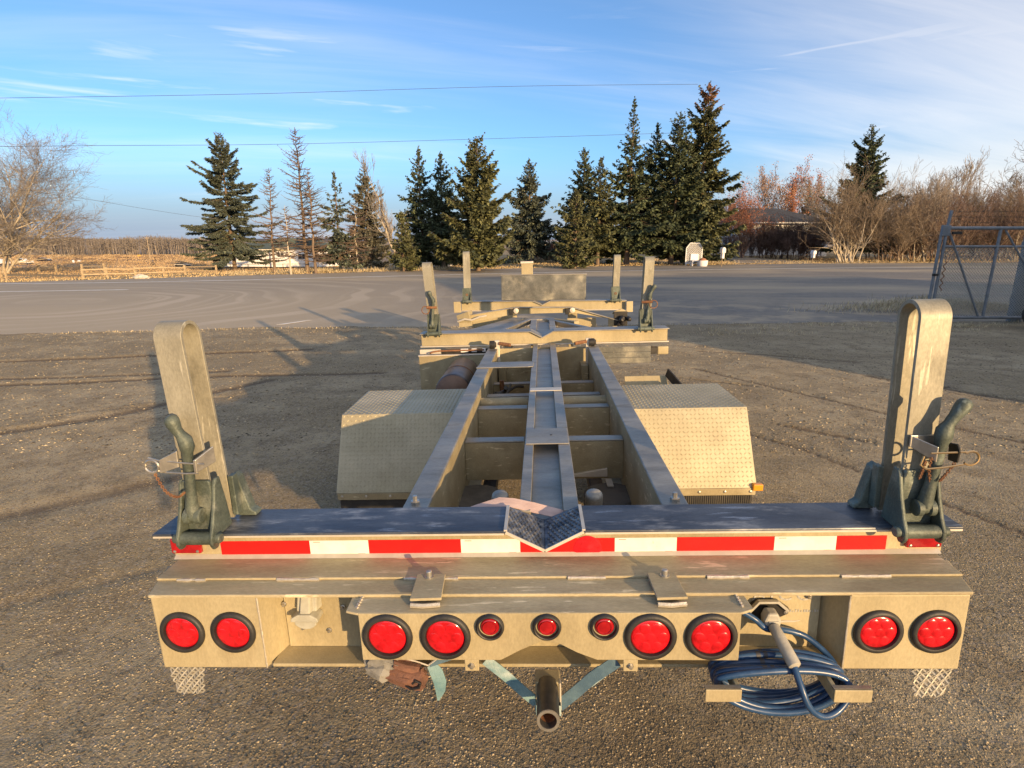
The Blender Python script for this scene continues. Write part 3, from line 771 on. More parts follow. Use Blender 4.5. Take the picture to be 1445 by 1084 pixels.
# webbing straps tied under the light bar (lifted away on their own)
st = empty('webbing_strap', 'faded teal webbing strap stretched in a V under the light bar', 'strap', matrix=TM)
def strap(pts, side, m_, nm='strap_length'):
    MB().sheet(pts, side, .0022).build(nm, m_, st, smooth=True)
strap([(-.172, -.048, .688), (-.12, -.047, .638), (-.072, -.046, .585), (-.033, -.045, .545)], (.010, 0, .0125), 'teal_webbing')
strap([(.192, -.050, .687), (.125, -.048, .632), (.075, -.047, .580), (.030, -.046, .536)], (.010, 0, -.016), 'blue_webbing')
strap([(.150, -.047, .652), (.112, -.0465, .617)], (.011, 0, -.017), 'teal_webbing')
strap([(-.245, -.03, .700), (-.29, -.04, .690), (-.325, -.045, .676)], [(0, .012, .008), (.004, .008, .012), (.006, .006, .010)], 'blue_webbing')
strap([(-.327, -.046, .672), (-.312, -.055, .655), (-.303, -.058, .625), (-.304, -.055, .590), (-.313, -.05, .556)],
      [(.010, .004, .006), (.017, .003, .006), (.018, .002, 0), (.013, .002, 0), (.003, .001, 0)], 'teal_webbing')
strap([(-.038, -.045, .543), (-.034, -.075, .548), (0, -.078, .552), (.034, -.075, .546), (.034, -.046, .54)], (0, .003, .014), 'teal_webbing')

# crumpled rusty piece in a grey sleeve
cr = empty('rusty_clamp', 'crumpled rusty clamp in a torn grey sleeve hanging under the light bar', 'clamp', matrix=TM)
def crumple(pts, rr, m_, nm, seed, n=14, amp=.16):
    g = MB(); g.tube(pts, rr, n); q = random.Random(seed)
    g.v = [(x + q.uniform(-amp, amp) * .02, y + q.uniform(-amp, amp) * .02, z + q.uniform(-amp, amp) * .02) for x, y, z in g.v]
    return g.build(nm, m_, cr, smooth=True, ang=28)
crumple([(-.508, -.05, .656), (-.49, -.052, .660), (-.46, -.055, .657), (-.44, -.056, .655)], [.014, .021, .024, .022], 'grey_sleeve', 'sleeve', 3, 12, .3)
crumple([(-.452, -.056, .655), (-.42, -.060, .652), (-.38, -.066, .646), (-.352, -.07, .643), (-.342, -.072, .643), (-.345, -.07, .643)], [.019, .022, .026, .027, .023, .015], 'rust_clay', 'clamp_body', 4, 16, .28)
crumple([(-.50, -.04, .69), (-.46, -.045, .684), (-.42, -.05, .676)], [.018, .022, .02], 'grey_sleeve', 'sleeve', 5, 10, .4)
crumple([(-.43, -.05, .682), (-.39, -.055, .676), (-.36, -.06, .668)], [.016, .018, .012], 'rust_clay', 'clamp_jaw', 6, 12, .35)
g = MB(); g.tube([(-.40, -.078, .634), (-.375, -.094, .632), (-.353, -.098, .640), (-.348, -.096, .652), (-.362, -.093, .658), (-.372, -.092, .648)], .0035, 6); g.build('clamp_edge', 'dark_metal', cr, smooth=True)
g = MB(); g.tube([(-.43, -.05, .700), (-.37, -.05, .686), (-.335, -.05, .672), (-.30, -.05, .70)], .0025, 6); g.build('tie_wire', 'pale_edge', cr, smooth=True)
g = MB(); g.tube([(-.515, -.03, .712), (-.512, -.04, .68), (-.505, -.045, .65)], .009, 8); g.build('hanger', 'grey_sleeve', cr, smooth=True)

# pale plastic plug holder, small bolts in the channel
pb = MB().hexa([(-.742, .052, .772), (-.682, .052, .772), (-.674, .0795, .772), (-.742, .0795, .772), (-.732, .060, .853), (-.676, .060, .853), (-.670, .0795, .853), (-.736, .0795, .853)]).build('plug_holder', 'pale_plastic', T, .003)
MB().hexa([(-.727, .038, .772), (-.697, .038, .772), (-.692, .0515, .772), (-.727, .0515, .772), (-.722, .050, .832), (-.696, .050, .832), (-.692, .0575, .832), (-.722, .0575, .832)]).build('holder_rib', 'pale_plastic', pb, .003)
g = MB(); g.prism([(-.757, .748), (-.672, .748), (-.675, .760), (-.695, .772), (-.734, .772), (-.754, .760)], 'y', .034, .0795); g.build('holder_shelf', 'pale_plastic', pb, .003)
g = MB(); g.prism([(-.748, .7475), (-.680, .7475), (-.682, .734), (-.696, .723), (-.714, .719), (-.732, .723), (-.746, .734)], 'y', .040, .055); g.build('holder_lip', 'pale_plastic', pb, .003)
for x, z in ((-.79, .78), (-.74, .70), (-.61, .77), (-.66, .69), (.755, .80)):
    g = MB(); g.lathe([(.008, 0), (.008, .005), (.005, .006), (.004, .012), (0, .0125)], (x, .08, z), (0, -1, 0), 10); g.build('bolt', 'zinc', T, smooth=True)

# lettering welded / painted on the channel web
cu_ = bpy.data.curves.new('lettering', 'FONT'); cu_.body = 'AICO'; cu_.size = .060; cu_.extrude = .0006; cu_.space_character = 1.28
to = bpy.data.objects.new('lettering_tmp', cu_); C.objects.link(to)
dg = bpy.context.evaluated_depsgraph_get(); me = bpy.data.meshes.new_from_object(to.evaluated_get(dg)); bpy.data.objects.remove(to)
me.materials.clear(); me.materials.append(MATS['faded_print'])
le = bpy.data.objects.new('lettering', me); C.objects.link(le); le.parent = T
le.location = (.596, .0792, .786); le.rotation_euler = (RAD(90), 0, 0)
q = random.Random(9); g = MB()
for k in range(15):
    x = .675 + k * .0078; h = q.uniform(.004, .011)
    g.box(x, x + q.uniform(.002, .006), .0788, .0798, .747, .747 + h)
g.build('worn_print', 'faded_print', T)
g = MB(); g.tube([(.66, .0792, .718), (.68, .079, .715), (.70, .079, .717), (.72, .0792, .716), (.738, .0795, .719)], [.001, .003, .0036, .003, .001], 6); g.build('scuff', 'pale_edge', T, smooth=True)

# expanded-metal steps under the lamp boxes, red marker behind
for s in (-1, 1):
    f = MB()
    nx, nz = 12, 11
    W0, W1 = .056, .041
    def P(i, j):
        w = W0 + (W1 - W0) * j / nz
        return Vector((s * 1.090 + (i / nx * 2 - 1) * w, .022 + .004 * math.sin(i * 2 + j), .612 - j * .0092))
    for j in range(nz + 1):
        for i in range(nx):
            if (i + j) % 2 == 0: 
                if j < nz: f.beam(P(i, j), P(i + 1, j + 1), .0042, .0024, (0, 1, 0))
            else:
                if j < nz: f.beam(P(i + 1, j), P(i, j + 1), .0042, .0024, (0, 1, 0))
    tag(f.build('step_mesh', 'mesh_wire', T), kind='stuff')
    g = MB(); g.lathe([(.022, 0), (.022, .008), (.017, .012), (0, .014)], (s * 1.10, .10, .585), (0, -1, 0), 16); g.build('marker_lamp', 'dark_red_lens', T, smooth=True)
    MB().box(s * 1.10 - .03, s * 1.10 + .03, .10, .106, .555, .62).build('lamp_bracket', AL, T)
g = MB(); g.tube([(-1.035, .05, .60), (-.99, .05, .598), (-.965, .05, .604), (-.94, .05, .62)], .006, 8); g.build('wire_lead', 'black_rubber', T, smooth=True)

# hose hooks on the channel
for s, xe in ((-1, .455), (1, .80)):
    xi = .508 if s < 0 else .745
    h = MB().box(min(xi, xi + .012 * s), max(xi, xi + .012 * s), -.112, .02, .617, .655).build('hose_hook', 'beam_face', T, .002)
    x_out = .414 if s < 0 else .842
    MB().box(min(xi, x_out), max(xi, x_out), -.118, -.1125, .617, .655).build('hook_lip', 'beam_face', h, .002)
    MB().box(min(xi, x_out), max(xi, x_out), -.112, -.100, .650, .6555).build('hook_lip', BARE, h)

# trailer wiring socket
g = MB(); g.prism([(.575, .762), (.605, .792), (.665, .792), (.700, .765), (.697, .748), (.655, .728), (.605, .728), (.575, .748)], 'y', .068, .0795)
so = g.build('socket', 'dark_metal', T, .002)
g = MB(); g.prism([(.58, .764), (.607, .797), (.663, .797), (.695, .767), (.69, .763), (.66, .790), (.61, .790), (.586, .760)], 'y', .055, .068); g.build('socket_flap', 'grey_plastic', so, .001)
for x in (.586, .689):
    g = MB(); g.lathe([(.007, 0), (.006, .003), (0, .004)], (x, .068, .755), (0, -1, 0), 10); g.build('screw', 'zinc', so, smooth=True)

# the coiled hose with its plug
ho = empty('air_hose', 'coil of dark blue hose hung on two hooks below the rear channel', 'hose', matrix=TM)
q = random.Random(12)
pts = []
N = 52
loops = 6
for k in range(loops * N + 1):
    t = k / N; a = 2 * math.pi * t; i = t
    ax_ = .168 + .010 * math.sin(i * 2.3); up = .034 + .004 * math.sin(i * 1.7); dn = .098 + .008 * math.sin(i * 3.1 + 1)
    zc = .628; sn = math.sin(a)
    y = -.078 + .0135 * ((i * 1.0) % 6) + .006 * math.sin(a * 2 + i)
    z = zc + (up if sn > 0 else dn) * sn + .004 * math.sin(i * 5.0)
    pts.append((.630 + ax_ * math.cos(a) + .006 * math.sin(i * 4), y, z + .012))
MB().tube(pts, .0092, 10).build('hose_coil', 'blue_hose', ho, smooth=True, ang=80)
sp = [(.652, -.072, .706), (.655, -.095, .685), (.662, -.118, .655), (.672, -.128, .625), (.690, -.130, .600), (.718, -.128, .583), (.752, -.118, .585), (.782, -.105, .605), (.798, -.095, .632), (.795, -.09, .652)]
def smooth_path(p, k=4):
    p = [Vector(a) for a in p]; out = []
    for i in range(len(p) - 1):
        p0, p1, p2, p3 = p[max(i - 1, 0)], p[i], p[i + 1], p[min(i + 2, len(p) - 1)]
        for j in range(k):
            t = j / k
            out.append(.5 * ((2 * p1) + (p2 - p0) * t + (2 * p0 - 5 * p1 + 4 * p2 - p3) * t * t + (3 * p1 - p0 - 3 * p2 + p3) * t ** 3))
    return out + [p[-1]]
MB().tube(smooth_path(sp), .0088, 10).build('hose_tail', 'blue_hose', ho, smooth=True, ang=80)
MB().tube(smooth_path([(.535, .03, .792), (.555, .03, .782), (.59, .03, .758), (.618, .02, .736), (.67, .045, .715), (.74, .05, .69), (.79, .02, .655), (.80, -.02, .64)]), .0088, 10).build('hose_tail', 'blue_hose', ho, smooth=True, ang=80)
for x, w in ((.585, .012), (.60, .01), (.655, .012)):
    g = MB(); ob = [p for p in pts if abs(p[0] - x) < .006 and p[2] > .66][:3]
    for p in ob:
        g.lathe([(.0098, -w / 2), (.0098, w / 2)], p, (1, 0, 0.1), 12)
    if ob: g.build('tape_wrap', 'cable', ho, smooth=True)
g = MB(); g.lathe([(.0155, .078), (.0165, .076), (.0162, .03), (.0150, 0), (.012, -.004)], (.634, .012, .748), (.018, -.084, -.042), 16)
g.v = g.v; g.build('plug', 'grey_plastic', ho, smooth=True, ang=50)
g = MB(); g.lathe([(.0, .112), (.0105, .112), (.0165, .108), (.0172, .10), (.0165, .04)], (.634, .012, .748), (.018, -.084, -.042), 16); g.build('plug_sleeve', 'grey_plastic', ho, smooth=True, ang=50)
g = MB(); g.prism([(.612, .760), (.620, .782), (.648, .782), (.660, .758), (.655, .735), (.640, .722), (.626, .726), (.614, .742)], 'y', .02, .056); g.build('plug_body', 'grey_plastic', ho, .006)
MB().box(.622, .650, .016, .022, .748, .760).build('plug_rib', 'grey_plastic', ho, .002)

# faded pink strap across the back of the notch
pk = empty('pink_strap', 'faded pink strap lying behind the V notch of the rear bunk', 'strap', matrix=TM)
MB().sheet([(-.30, .352, .930), (-.23, .356, .950), (-.15, .362, .968), (-.10, .362, .966), (-.03, .358, .950), (.04, .352, .933), (.10, .345, .922)],
           [(0, .010, .004), (0, .016, .006), (0, .022, .009), (0, .019, .008), (0, .019, .009), (0, .017, .009), (0, .010, .008)], .003).build('strap_length', 'pink_webbing', pk, smooth=True)

# stakes: hairpin strap, cast bracket, locking lever, pin and chain
def stake(x, y, z, s, tip, H=.652, gap=.090, lever=True, full=True):
    """hairpin stake at x on a bunk whose plate top is z and whose front edge is y; s is the side, tip the sideways offset at the top."""
    w, th = .0415, .011
    yn, yf = y + .018, y + .018 + gap
    R = gap / 2
    prof = []
    for k in range(9): prof.append((yn, .01 + (H - R - .01) * k / 8))
    for k in range(1, 16):
        a = math.pi - math.pi * k / 16; prof.append((yn + R + R * math.cos(a), H - R + R * math.sin(a)))
    for k in range(9): prof.append((yf, H - R - (H - R - .004) * k / 8))
    pts = [(x + tip * h / H, py, z + h) for py, h in prof]
    g = MB(); g.sheet(pts, (w, 0, 0), th)
    stk = g.build('stake', 'stake_aluminium', T, .0012, smooth=True, ang=40)
    g = MB()
    for side in (-1, 1):
        xa = x + side * .046; xb = x + side * .058
        tx = tip * .15
        poly = [(y + .012, z + .178), (y + .034, z + .180), (y + .050, z + .10), (y + .064, z + .004), (y - .004, z + .002), (y - .010, z - .006), (y - .014, z - .016),
                (y - .026, z - .030), (y - .044, z - .028), (y - .055, z - .010), (y - .054, z + .012), (y - .036, z + .045), (y - .014, z + .10), (y + .004, z + .165)]
        b = MB(); b.prism(poly, 'x', min(xa, xb), max(xa, xb)); b.build('stake_bracket', 'green_cast', stk, .004)
    g = MB(); g.prism([(x - .0455, z + .002), (x + .0455, z + .002), (x + .0455, z + .172), (x + .040, z + .178), (x - .040, z + .178), (x - .0455, z + .172)], 'y', y - .001, y + .0105); g.build('bracket_back', 'green_cast', stk, .003)
    g = MB(); g.lathe([(.0, -.074), (.013, -.074), (.015, -.071), (.015, -.060), (.018, -.0595), (.018, -.0465), (.020, -.0455), (.020, .0455), (.018, .0465), (.018, .0595), (.015, .060), (.015, .071), (.013, .074), (0, .074)],
                      (x, y - .032, z + .004), (1, 0, 0), 18); g.build('roller', 'green_cast', stk, smooth=True)
    # gusset behind, towards the middle
    gx = x - s * .046
    if full:
        b = MB(); b.prism([(gx, z + .002), (gx - s * .062, z + .002), (gx - s * .060, z + .014), (gx - s * .044, z + .024), (gx - s * .016, z + .138), (gx, z + .150)], 'y', yf + .012, yf + .052); b.build('gusset', 'green_cast', stk, .004)
        MB().box(min(gx - s * .002, gx - s * .02), max(gx - s * .002, gx - s * .02), yf - .02, yf + .011, z + .02, z + .155).build('gusset_rib', 'green_cast', stk, .003)
    if not lever:
        g = MB(); g.lathe([(.016, 0), (.016, .004), (.008, .005), (.008, -.006), (0, -.006)], (x, y - .0015, z + .09), (0, -1, 0), 12); g.build('socket_bolt', 'rust', stk, smooth=True)
        return stk
    # clevis and lever
    px, py, pz = x + s * .008, y - .018, z + .072
    g = MB()
    g.lathe([(0, -.027), (.020, -.027), (.024, -.024), (.024, -.010), (.018, -.008), (.018, .008), (.024, .010), (.024, .024), (.020, .027), (0, .027)], (px, py, pz), (1, 0, 0), 18)
    g.build('pivot', 'green_cast', stk, smooth=True)
    if s < 0:
        path = [(px, py, pz + .006, .022), (px - .002, py - .002, pz + .03, .019), (px + .004, py - .004, pz + .07, .0155), (px + .012, py - .006, pz + .14, .0145), (px + .018, py - .008, pz + .205, .0155),
                (px + .022, py - .010, pz + .224, .021), (px + .020, py - .011, pz + .244, .0205), (px + .010, py - .012, pz + .262, .0145), (px + .002, py - .013, pz + .276, .015),
                (px - .004, py - .014, pz + .294, .0195), (px - .007, py - .0145, pz + .306, .0205), (px - .008, py - .015, pz + .316, .017), (px - .009, py - .015, pz + .323, .008)]
    else:
        path = [(px, py, pz + .006, .022), (px + .001, py - .002, pz + .03, .019), (px + .006, py - .004, pz + .07, .0155), (px + .012, py - .006, pz + .14, .0145), (px + .016, py - .008, pz + .196, .0165),
                (px + .017, py - .010, pz + .214, .022), (px + .018, py - .011, pz + .236, .0215), (px + .026, py - .012, pz + .254, .0145), (px + .038, py - .013, pz + .276, .0155),
                (px + .050, py - .014, pz + .297, .0195), (px + .056, py - .0145, pz + .308, .0205), (px + .060, py - .015, pz + .317, .017), (px + .063, py - .015, pz + .323, .008)]
    g = MB(); g.tube([p[:3] for p in path], [p[3] for p in path], 14); g.build('lever', 'green_cast', stk, smooth=True, ang=60)
    if not full:
        g = MB(); c = (px + s * .05, py - .02, pz + .15); g.tube([(c[0] + .035 * math.cos(a), c[1], c[2] + .035 * math.sin(a)) for a in [k * math.pi / 8 for k in range(16)]], .004, 6, closed=True); g.build('pin_ring', 'rust', stk, smooth=True)
        g = MB(); g.tube([(px - s * .05, py - .005, pz + .17), (px + s * .04, py - .03, pz + .175)], .012, 8); g.build('pin', 'rust', stk, smooth=True)
        return stk
    # keeper plates and spring pin
    kz = pz + .170
    lx = px + (.012 if s > 0 else .016)
    e1, e2 = lx - .062, lx + .036
    if s > 0:
        g = MB(); g.hexa([(e1, y + .006, kz + .008), (e1 + .004, y + .006, kz + .008), (e1 + .048, py - .028, kz - .022), (e1 + .044, py - .028, kz - .022),
                          (e1, y + .006, kz + .040), (e1 + .004, y + .006, kz + .040), (e1 + .048, py - .028, kz + .022), (e1 + .044, py - .028, kz + .022)])
        g.build('keeper', 'zinc', stk, .002)
        MB().box(e1, lx + .03, y + .001, y + .006, kz + .006, kz + .041).build('keeper', 'zinc', stk, .002)
        g = MB(); g.prism([(py - .03, kz - .024), (py + .004, kz - .028), (py + .01, kz + .022), (py - .022, kz + .028), (py - .034, kz + .012)], 'x', e2, e2 + .006); g.build('keeper', 'dark_metal', stk, .002)
    else:
        g = MB(); g.hexa([(e1 - .012, py - .034, kz - .018), (e1 - .008, py - .03, kz - .018), (e1 + .04, py - .014, kz - .005), (e1 + .038, py - .02, kz - .005),
                          (e1 - .008, py - .034, kz + .024), (e1 - .004, py - .03, kz + .024), (e1 + .042, py - .014, kz + .046), (e1 + .04, py - .02, kz + .046)])
        g.build('keeper', 'zinc', stk, .002)
        g = MB(); g.hexa([(e2 - .010, py - .03, kz - .02), (e2 - .002, py - .03, kz - .02), (e2 + .03, y + .004, kz - .005), (e2 + .024, y + .004, kz - .005),
                          (e2 - .008, py - .03, kz + .02), (e2, py - .03, kz + .02), (e2 + .03, y + .004, kz + .045), (e2 + .024, y + .004, kz + .045)])
        g.build('keeper', 'zinc', stk, .002)
    yy = py - .026
    g = MB()
    if s > 0:
        g.tube([(e1 + .03, yy, kz + .004), (e2 + .03, yy - .004, kz + .008)], .0028, 6)
        cx = e2 + .036
        g.tube([(cx + .022 * math.cos(a), yy - .004, kz - .010 + .020 * math.sin(a)) for a in [math.pi * .75 - k * math.pi * 1.5 / 10 for k in range(11)]], .0035, 6)
        g.tube([(cx - .015, yy - .004, kz - .028), (lx, yy - .008, kz - .035), (e1 + .02, yy - .004, kz - .040), (e1 + .006, yy, kz - .030), (e1 + .012, yy, kz - .004)], .0028, 6)
    else:
        g.tube([(e1 - .045, yy, kz + .028), (e1 - .01, yy, kz + .018), (lx, yy, kz + .010), (e2 + .02, yy + .004, kz + .004)], .0028, 6)
        cx = e1 - .036
        g.tube([(cx + .021 * math.cos(a), yy - .003, kz + .002 + .019 * math.sin(a)) for a in [k * math.pi * 2 / 14 for k in range(14)]], .004, 6, closed=True)
        g.tube([(cx + .015, yy - .003, kz - .012), (e1, yy, kz - .018), (lx, yy - .006, kz - .020), (e2, yy, kz - .022)], .0028, 6)
    g.build('spring_pin', 'gold_wire' if s > 0 else 'zinc', stk, smooth=True)
    def chain(p):
        pts = smooth_path(p, 6); g = MB(); d = 0; k = 0
        for a, b in zip(pts, pts[1:]):
            m = (a + b) / 2; v = (b - a).normalized(); u = v.orthogonal() if k % 2 else v.cross(v.orthogonal())
            u = u.normalized(); k += 1; h = max((b - a).length * .72, .0045)
            g.tube([m + v * h * math.cos(t) + u * .0034 * math.sin(t) for t in [j * math.pi / 4 for j in range(8)]], .0014, 5, closed=True)
        g.build('chain', 'rust', stk)
    if s > 0:
        chain([(e2 - .002, yy, kz - .026), (e2 - .020, yy, kz - .058), (e2 - .034, yy, kz - .078)])
        chain([(e1 + .032, yy, kz - .01), (e1 + .038, yy + .01, kz - .05), (e1 + .048, yy + .014, kz - .085)])
        chain([(e1 + .018, yy, kz - .02), (e1 + .022, yy + .012, kz - .05), (e1 + .018, yy + .014, kz - .075)])
    else:
        chain([(cx + .002, yy, kz - .018), (cx + .014, yy, kz - .055), (cx + .032, yy, kz - .085), (cx + .06, yy, kz - .096), (cx + .078, yy + .004, kz - .085)])
    return stk
stake(-1.0555, .160, .970, -1, -.018)
stake(1.0765, .160, .970, 1, -.010)

# frame rails, cross members, centre channel
def sk(y): return .0092 * (y - .35)
def skbox(g, x0, x1, y0, y1, z0, z1):
    a, b = sk(y0), sk(y1)
    return g.hexa([(x0 + a, y0, z0), (x1 + a, y0, z0), (x1 + b, y1, z0), (x0 + b, y1, z0), (x0 + a, y0, z1), (x1 + a, y0, z1), (x1 + b, y1, z1), (x0 + b, y1, z1)])
for s in (-1, 1):
    a, b = sorted((s * .395, s * .485))
    r = skbox(MB(), a, b, .345, 3.52, .938, .950).build('frame_rail', BARE, T, .005)
    a, b = sorted((s * .398, s * .412))
    skbox(MB(), a, b, .345, 3.515, .60, .937).build('rail_web', AL, r, .003)
    a, b = sorted((s * .335, s * .485))
    skbox(MB(), a, b, .345, 3.515, .588, .599).build('rail_flange', AL, r, .003)
    # rounded knuckle where rail ends, bolt at rear end
    g = MB(); g.lathe([(.016, 0), (.016, .012), (.008, .013), (.008, .03), (0, .031)], (s * .445, .40, .950), (0, 0, 1), 6); g.build('bolt', 'zinc', r)
    lx = s * .40 + sk(3.5)
    g = MB(); g.prism([(3.50, .60), (3.53, .60), (3.53, 1.01), (3.525, 1.022), (3.505, 1.022), (3.50, 1.01)], 'x', lx - .022, lx + .022); g.build('lug', 'pale_edge', T, .004)
    g = MB(); g.tube([(lx - s * .02, 3.50, .995), (lx - s * .12, 3.46, .985)], .016, 8); g.build('lug_pin', 'rust', T, smooth=True)
    g = MB(); g.lathe([(.0, -.03), (.035, -.03), (.035, .012), (.02, .03), (0, .03)], (lx + .035 * s, 3.505, .985), (1, 0, 0), 12); g.build('lug_nut', 'dark_metal', T, smooth=True)
def xm(y, ztop, zbot, lip=.07, m_=AL):
    for a, b in ((-.397, -.095), (.115, .397)):
        c = skbox(MB(), a, b, y, y + .010, zbot, ztop - .009).build('cross_member', m_, T, .002)
        skbox(MB(), a, b, y - .001, y + lip, ztop - .008, ztop).build('member_flange', BARE, c, .003)
xm(1.29, .862, .655); xm(1.89, .862, .66); xm(2.42, .80, .56); xm(2.95, .76, .52)
for a, b in ((-.397, -.095), (.115, .397)):
    g = MB(); y = 2.08
    g.tube([(a + sk(y), y, .842), (b + sk(y), y, .842)], .038, 14); g.build('cross_tube', AL, T, smooth=True)
# thin pale plates stand in for a triangular patch of sun on a member
g = MB(); g.prism([(.135, .672), (.325, .672), (.325, .715), (.135, .682)], 'y', 1.27, 1.288); g.build('sun_patch', 'pale_edge', T, .002)
MB().box(.315, .345, 1.18, 1.27, .655, .662).build('sun_patch', 'pale_edge', T)
# centre channel
for a, b in ((-.083, -.044), (.066, .1175)):
    skbox(MB(), a, b, .338, 3.72, .940, .950).build('channel_flange', BARE, T, .002)
    skbox(MB(), *((b - .006, b) if a < 0 else (a, a + .006)), .338, 3.72, .80, .9395).build('channel_side', AL, T)
skbox(MB(), -.0435, .0655, .338, 3.72, .912, .9185).build('channel_floor', BARE, T)
for y0, y1, m_ in ((.985, 1.20, BARE), (1.945, 2.02, 'pale_edge')):
    skbox(MB(), -.079, .1135, y0, y1, .9505, .9555).build('tie_plate', m_, T, .002)
g = MB(); g.lathe([(.006, 0), (.006, .001), (0, .001)], (.043, 1.10, .956), (0, 0, 1), 10); g.build('tie_bolt', 'dark_metal', T)
g = MB(); g.prism([(-.470, 2.66), (-.085, 2.66), (-.048, 2.675), (-.043, 2.83), (-.062, 2.86), (-.450, 2.855)], 'z', .9508, .9575); gp = g.build('gusset_plate', BARE, T, .004)
g = MB(); g.prism([(-.16, 2.72), (-.06, 2.72), (-.06, 2.81), (-.16, 2.81)], 'z', .9576, .9582); g.build('gusset_patch', BARE, gp)
# tube ends behind the rear bunk
for x in (-.157, .182):
    g = MB(); g.lathe([(.032, -.16), (.032, .0), (.029, .010), (.020, .017), (0, .019)], (x, .50, .925), (0, -.3, 1), 18); g.build('spring_tube', BARE, T, smooth=True, ang=60)
# air springs, axle, wheels
for s in (-1, 1):
    x = s * .325
    g = MB(); g.lathe([(0, .235), (.08, .235), (.115, .225), (.130, .20), (.132, .15), (.115, .125), (.13, .10), (.13, .05), (.10, .0), (0, 0)], (x, 1.12, .40), (0, 0, 1), 28)
    g.build('air_spring', 'dusty_rubber', T, smooth=True)
    g = MB(); g.lathe([(0, .013), (.125, .013), (.130, .009), (.130, 0)], (x, 1.12, .637), (0, 0, 1), 28); g.build('spring_plate', 'grimy_metal', T, smooth=True)
    MB().box(x - .04, x + .04, 1.0, 2.4, .33, .40).build('trailing_arm', 'dark_metal', T, .004)
g = MB(); g.tube([(-1.0, 2.28, .40), (1.0, 2.28, .40)], .065, 16); g.build('axle', 'dark_metal', T, smooth=True)
def wheel(x, y, R, w):
    g = MB(); h = w / 2
    g.lathe([(R * .56, -h * .8), (R * .62, -h * .95), (R * .85, -h), (R * .96, -h * .9), (R, -h * .7), (R, h * .7), (R * .96, h * .9), (R * .85, h), (R * .62, h * .95), (R * .56, h * .8)], (x, y, R), (1, 0, 0), 36)
    t = g.build('wheel', 'dusty_rubber', T, smooth=True)
    g = MB(); g.lathe([(R * .57, -h * .8), (R * .53, -h * .5), (R * .50, 0), (R * .3, h * .25), (.10, h * .25), (.09, h * .5), (0, h * .5)], (x, y, R), (1, 0, 0), 24); g.build('rim', 'zinc', t, smooth=True)
    g = MB()
    for k in range(44):
        a = 2 * math.pi * k / 44; c, sn = math.cos(a), math.sin(a)
        g.beam((x - h * .68, y + R * c, R + R * sn), (x + h * .68, y + R * c, R + R * sn), .03, .012, (0, c, sn))
    tag(g.build('tread', 'dusty_rubber', t), kind='stuff')
for x in (-1.07, -.80, .80, 1.07):
    wheel(x, 2.28, .395, .24)
# fenders of tread plate with mud flaps
def studs(corner, eu, ev, nu, nv, nrm):
    g = MB(); c, eu, ev, nrm = Vector(corner), Vector(eu), Vector(ev), Vector(nrm).normalized()
    U, V = eu / nu, ev / nv
    for i in range(nu):
        for j in range(nv):
            p = c + U * (i + .5) + V * (j + .5)
            a, b = (1, .95) if (i + j) % 2 else (1, -.95)
            L = (U * a + V * b) * .29; W = (U * b - V * a) * .10
            W = W - L * (W.dot(L) / L.dot(L))
            g.add([p - L, p + W, p + L, p - W, p - L * .45 + nrm * .0026, p + L * .45 + nrm * .0026], [(0, 1, 5, 4), (1, 2, 5), (2, 3, 4, 5), (3, 0, 4)])
    return g
for s in (-1, 1):
    xi, xo = s * .487, s * 1.222
    xob = s * 1.232
    F0, F1, F2, F3 = (1.685, .415), (1.89, .842), (2.49, .842), (2.86, .45)
    th = .006
    def face(y0, z0, y1, z1, nm, xo_a, xo_b):
        d = Vector((0, y1 - y0, z1 - z0)).normalized(); n = Vector((0, -d.z, d.y)) * -th
        p = [(xi, y0, z0), (xo_a, y0, z0), (xo_b, y1, z1), (xi, y1, z1)]
        return MB().hexa([tuple(Vector(q) + n) for q in p] + p).build(nm, 'tread_plate', T, .0015)
    f1 = face(*F0, *F1, 'fender', s * 1.232, xo); f2 = face(*F1, *F2, 'fender', xo, xob); f3 = face(*F2, *F3, 'fender', xob, xob)
    sl = Vector((0, F1[0] - F0[0], F1[1] - F0[1])); nn = Vector((0, -sl.z, sl.y))
    nn = nn if nn.z > 0 else -nn
    tag(studs((xi, F0[0], F0[1]), (xo - xi, 0, 0), sl, 30, 18, nn).build('tread_pattern', 'tread_plate', f1), kind='stuff')
    tag(studs((xi, F1[0], F1[1] + .0002), (xo - xi, 0, 0), (0, F2[0] - F1[0], 0), 30, 24, (0, 0, 1)).build('tread_pattern', 'tread_plate', f2), kind='stuff')
    g = MB(); xs = (xo - s * .010, xo - s * .004)
    g.prism([(F0[0] + .01, F0[1]), (F1[0] + .004, F1[1] - .012), (F2[0] - .004, F2[1] - .012), (F3[0] - .01, F3[1])], 'x', min(xs), max(xs)); g.build('fender_side', 'tread_plate', T)
    a, b = sorted((s * .70, s * 1.225))
    br = MB().box(a, b, 1.680, 1.690, .372, .414).build('flap_bracket', AL, T, .002)
    for k in range(4):
        x = s * (.76 + k * .145); g = MB(); g.lathe([(.009, 0), (.008, .004), (0, .006)], (x, 1.680, .395), (0, -1, 0), 10); g.build('bolt', 'zinc', br, smooth=True)
    fl = MB().box(a + .01, b - .015, 1.688, 1.698, .12, .386).build('mud_flap', 'black_rubber', T, .003)
    if s > 0:
        g = MB()
        for k in range(40):
            x = a + .02 + k * (b - a - .05) / 39; g.box(x, x + .006, 1.684, 1.6882, .13, .37)
        tag(g.build('flap_rib', 'dusty_rubber', fl), kind='stuff')
        MB().box(1.205, 1.262, 1.665, 1.70, .402, .442).build('side_marker', 'amber_lens', T, .006)
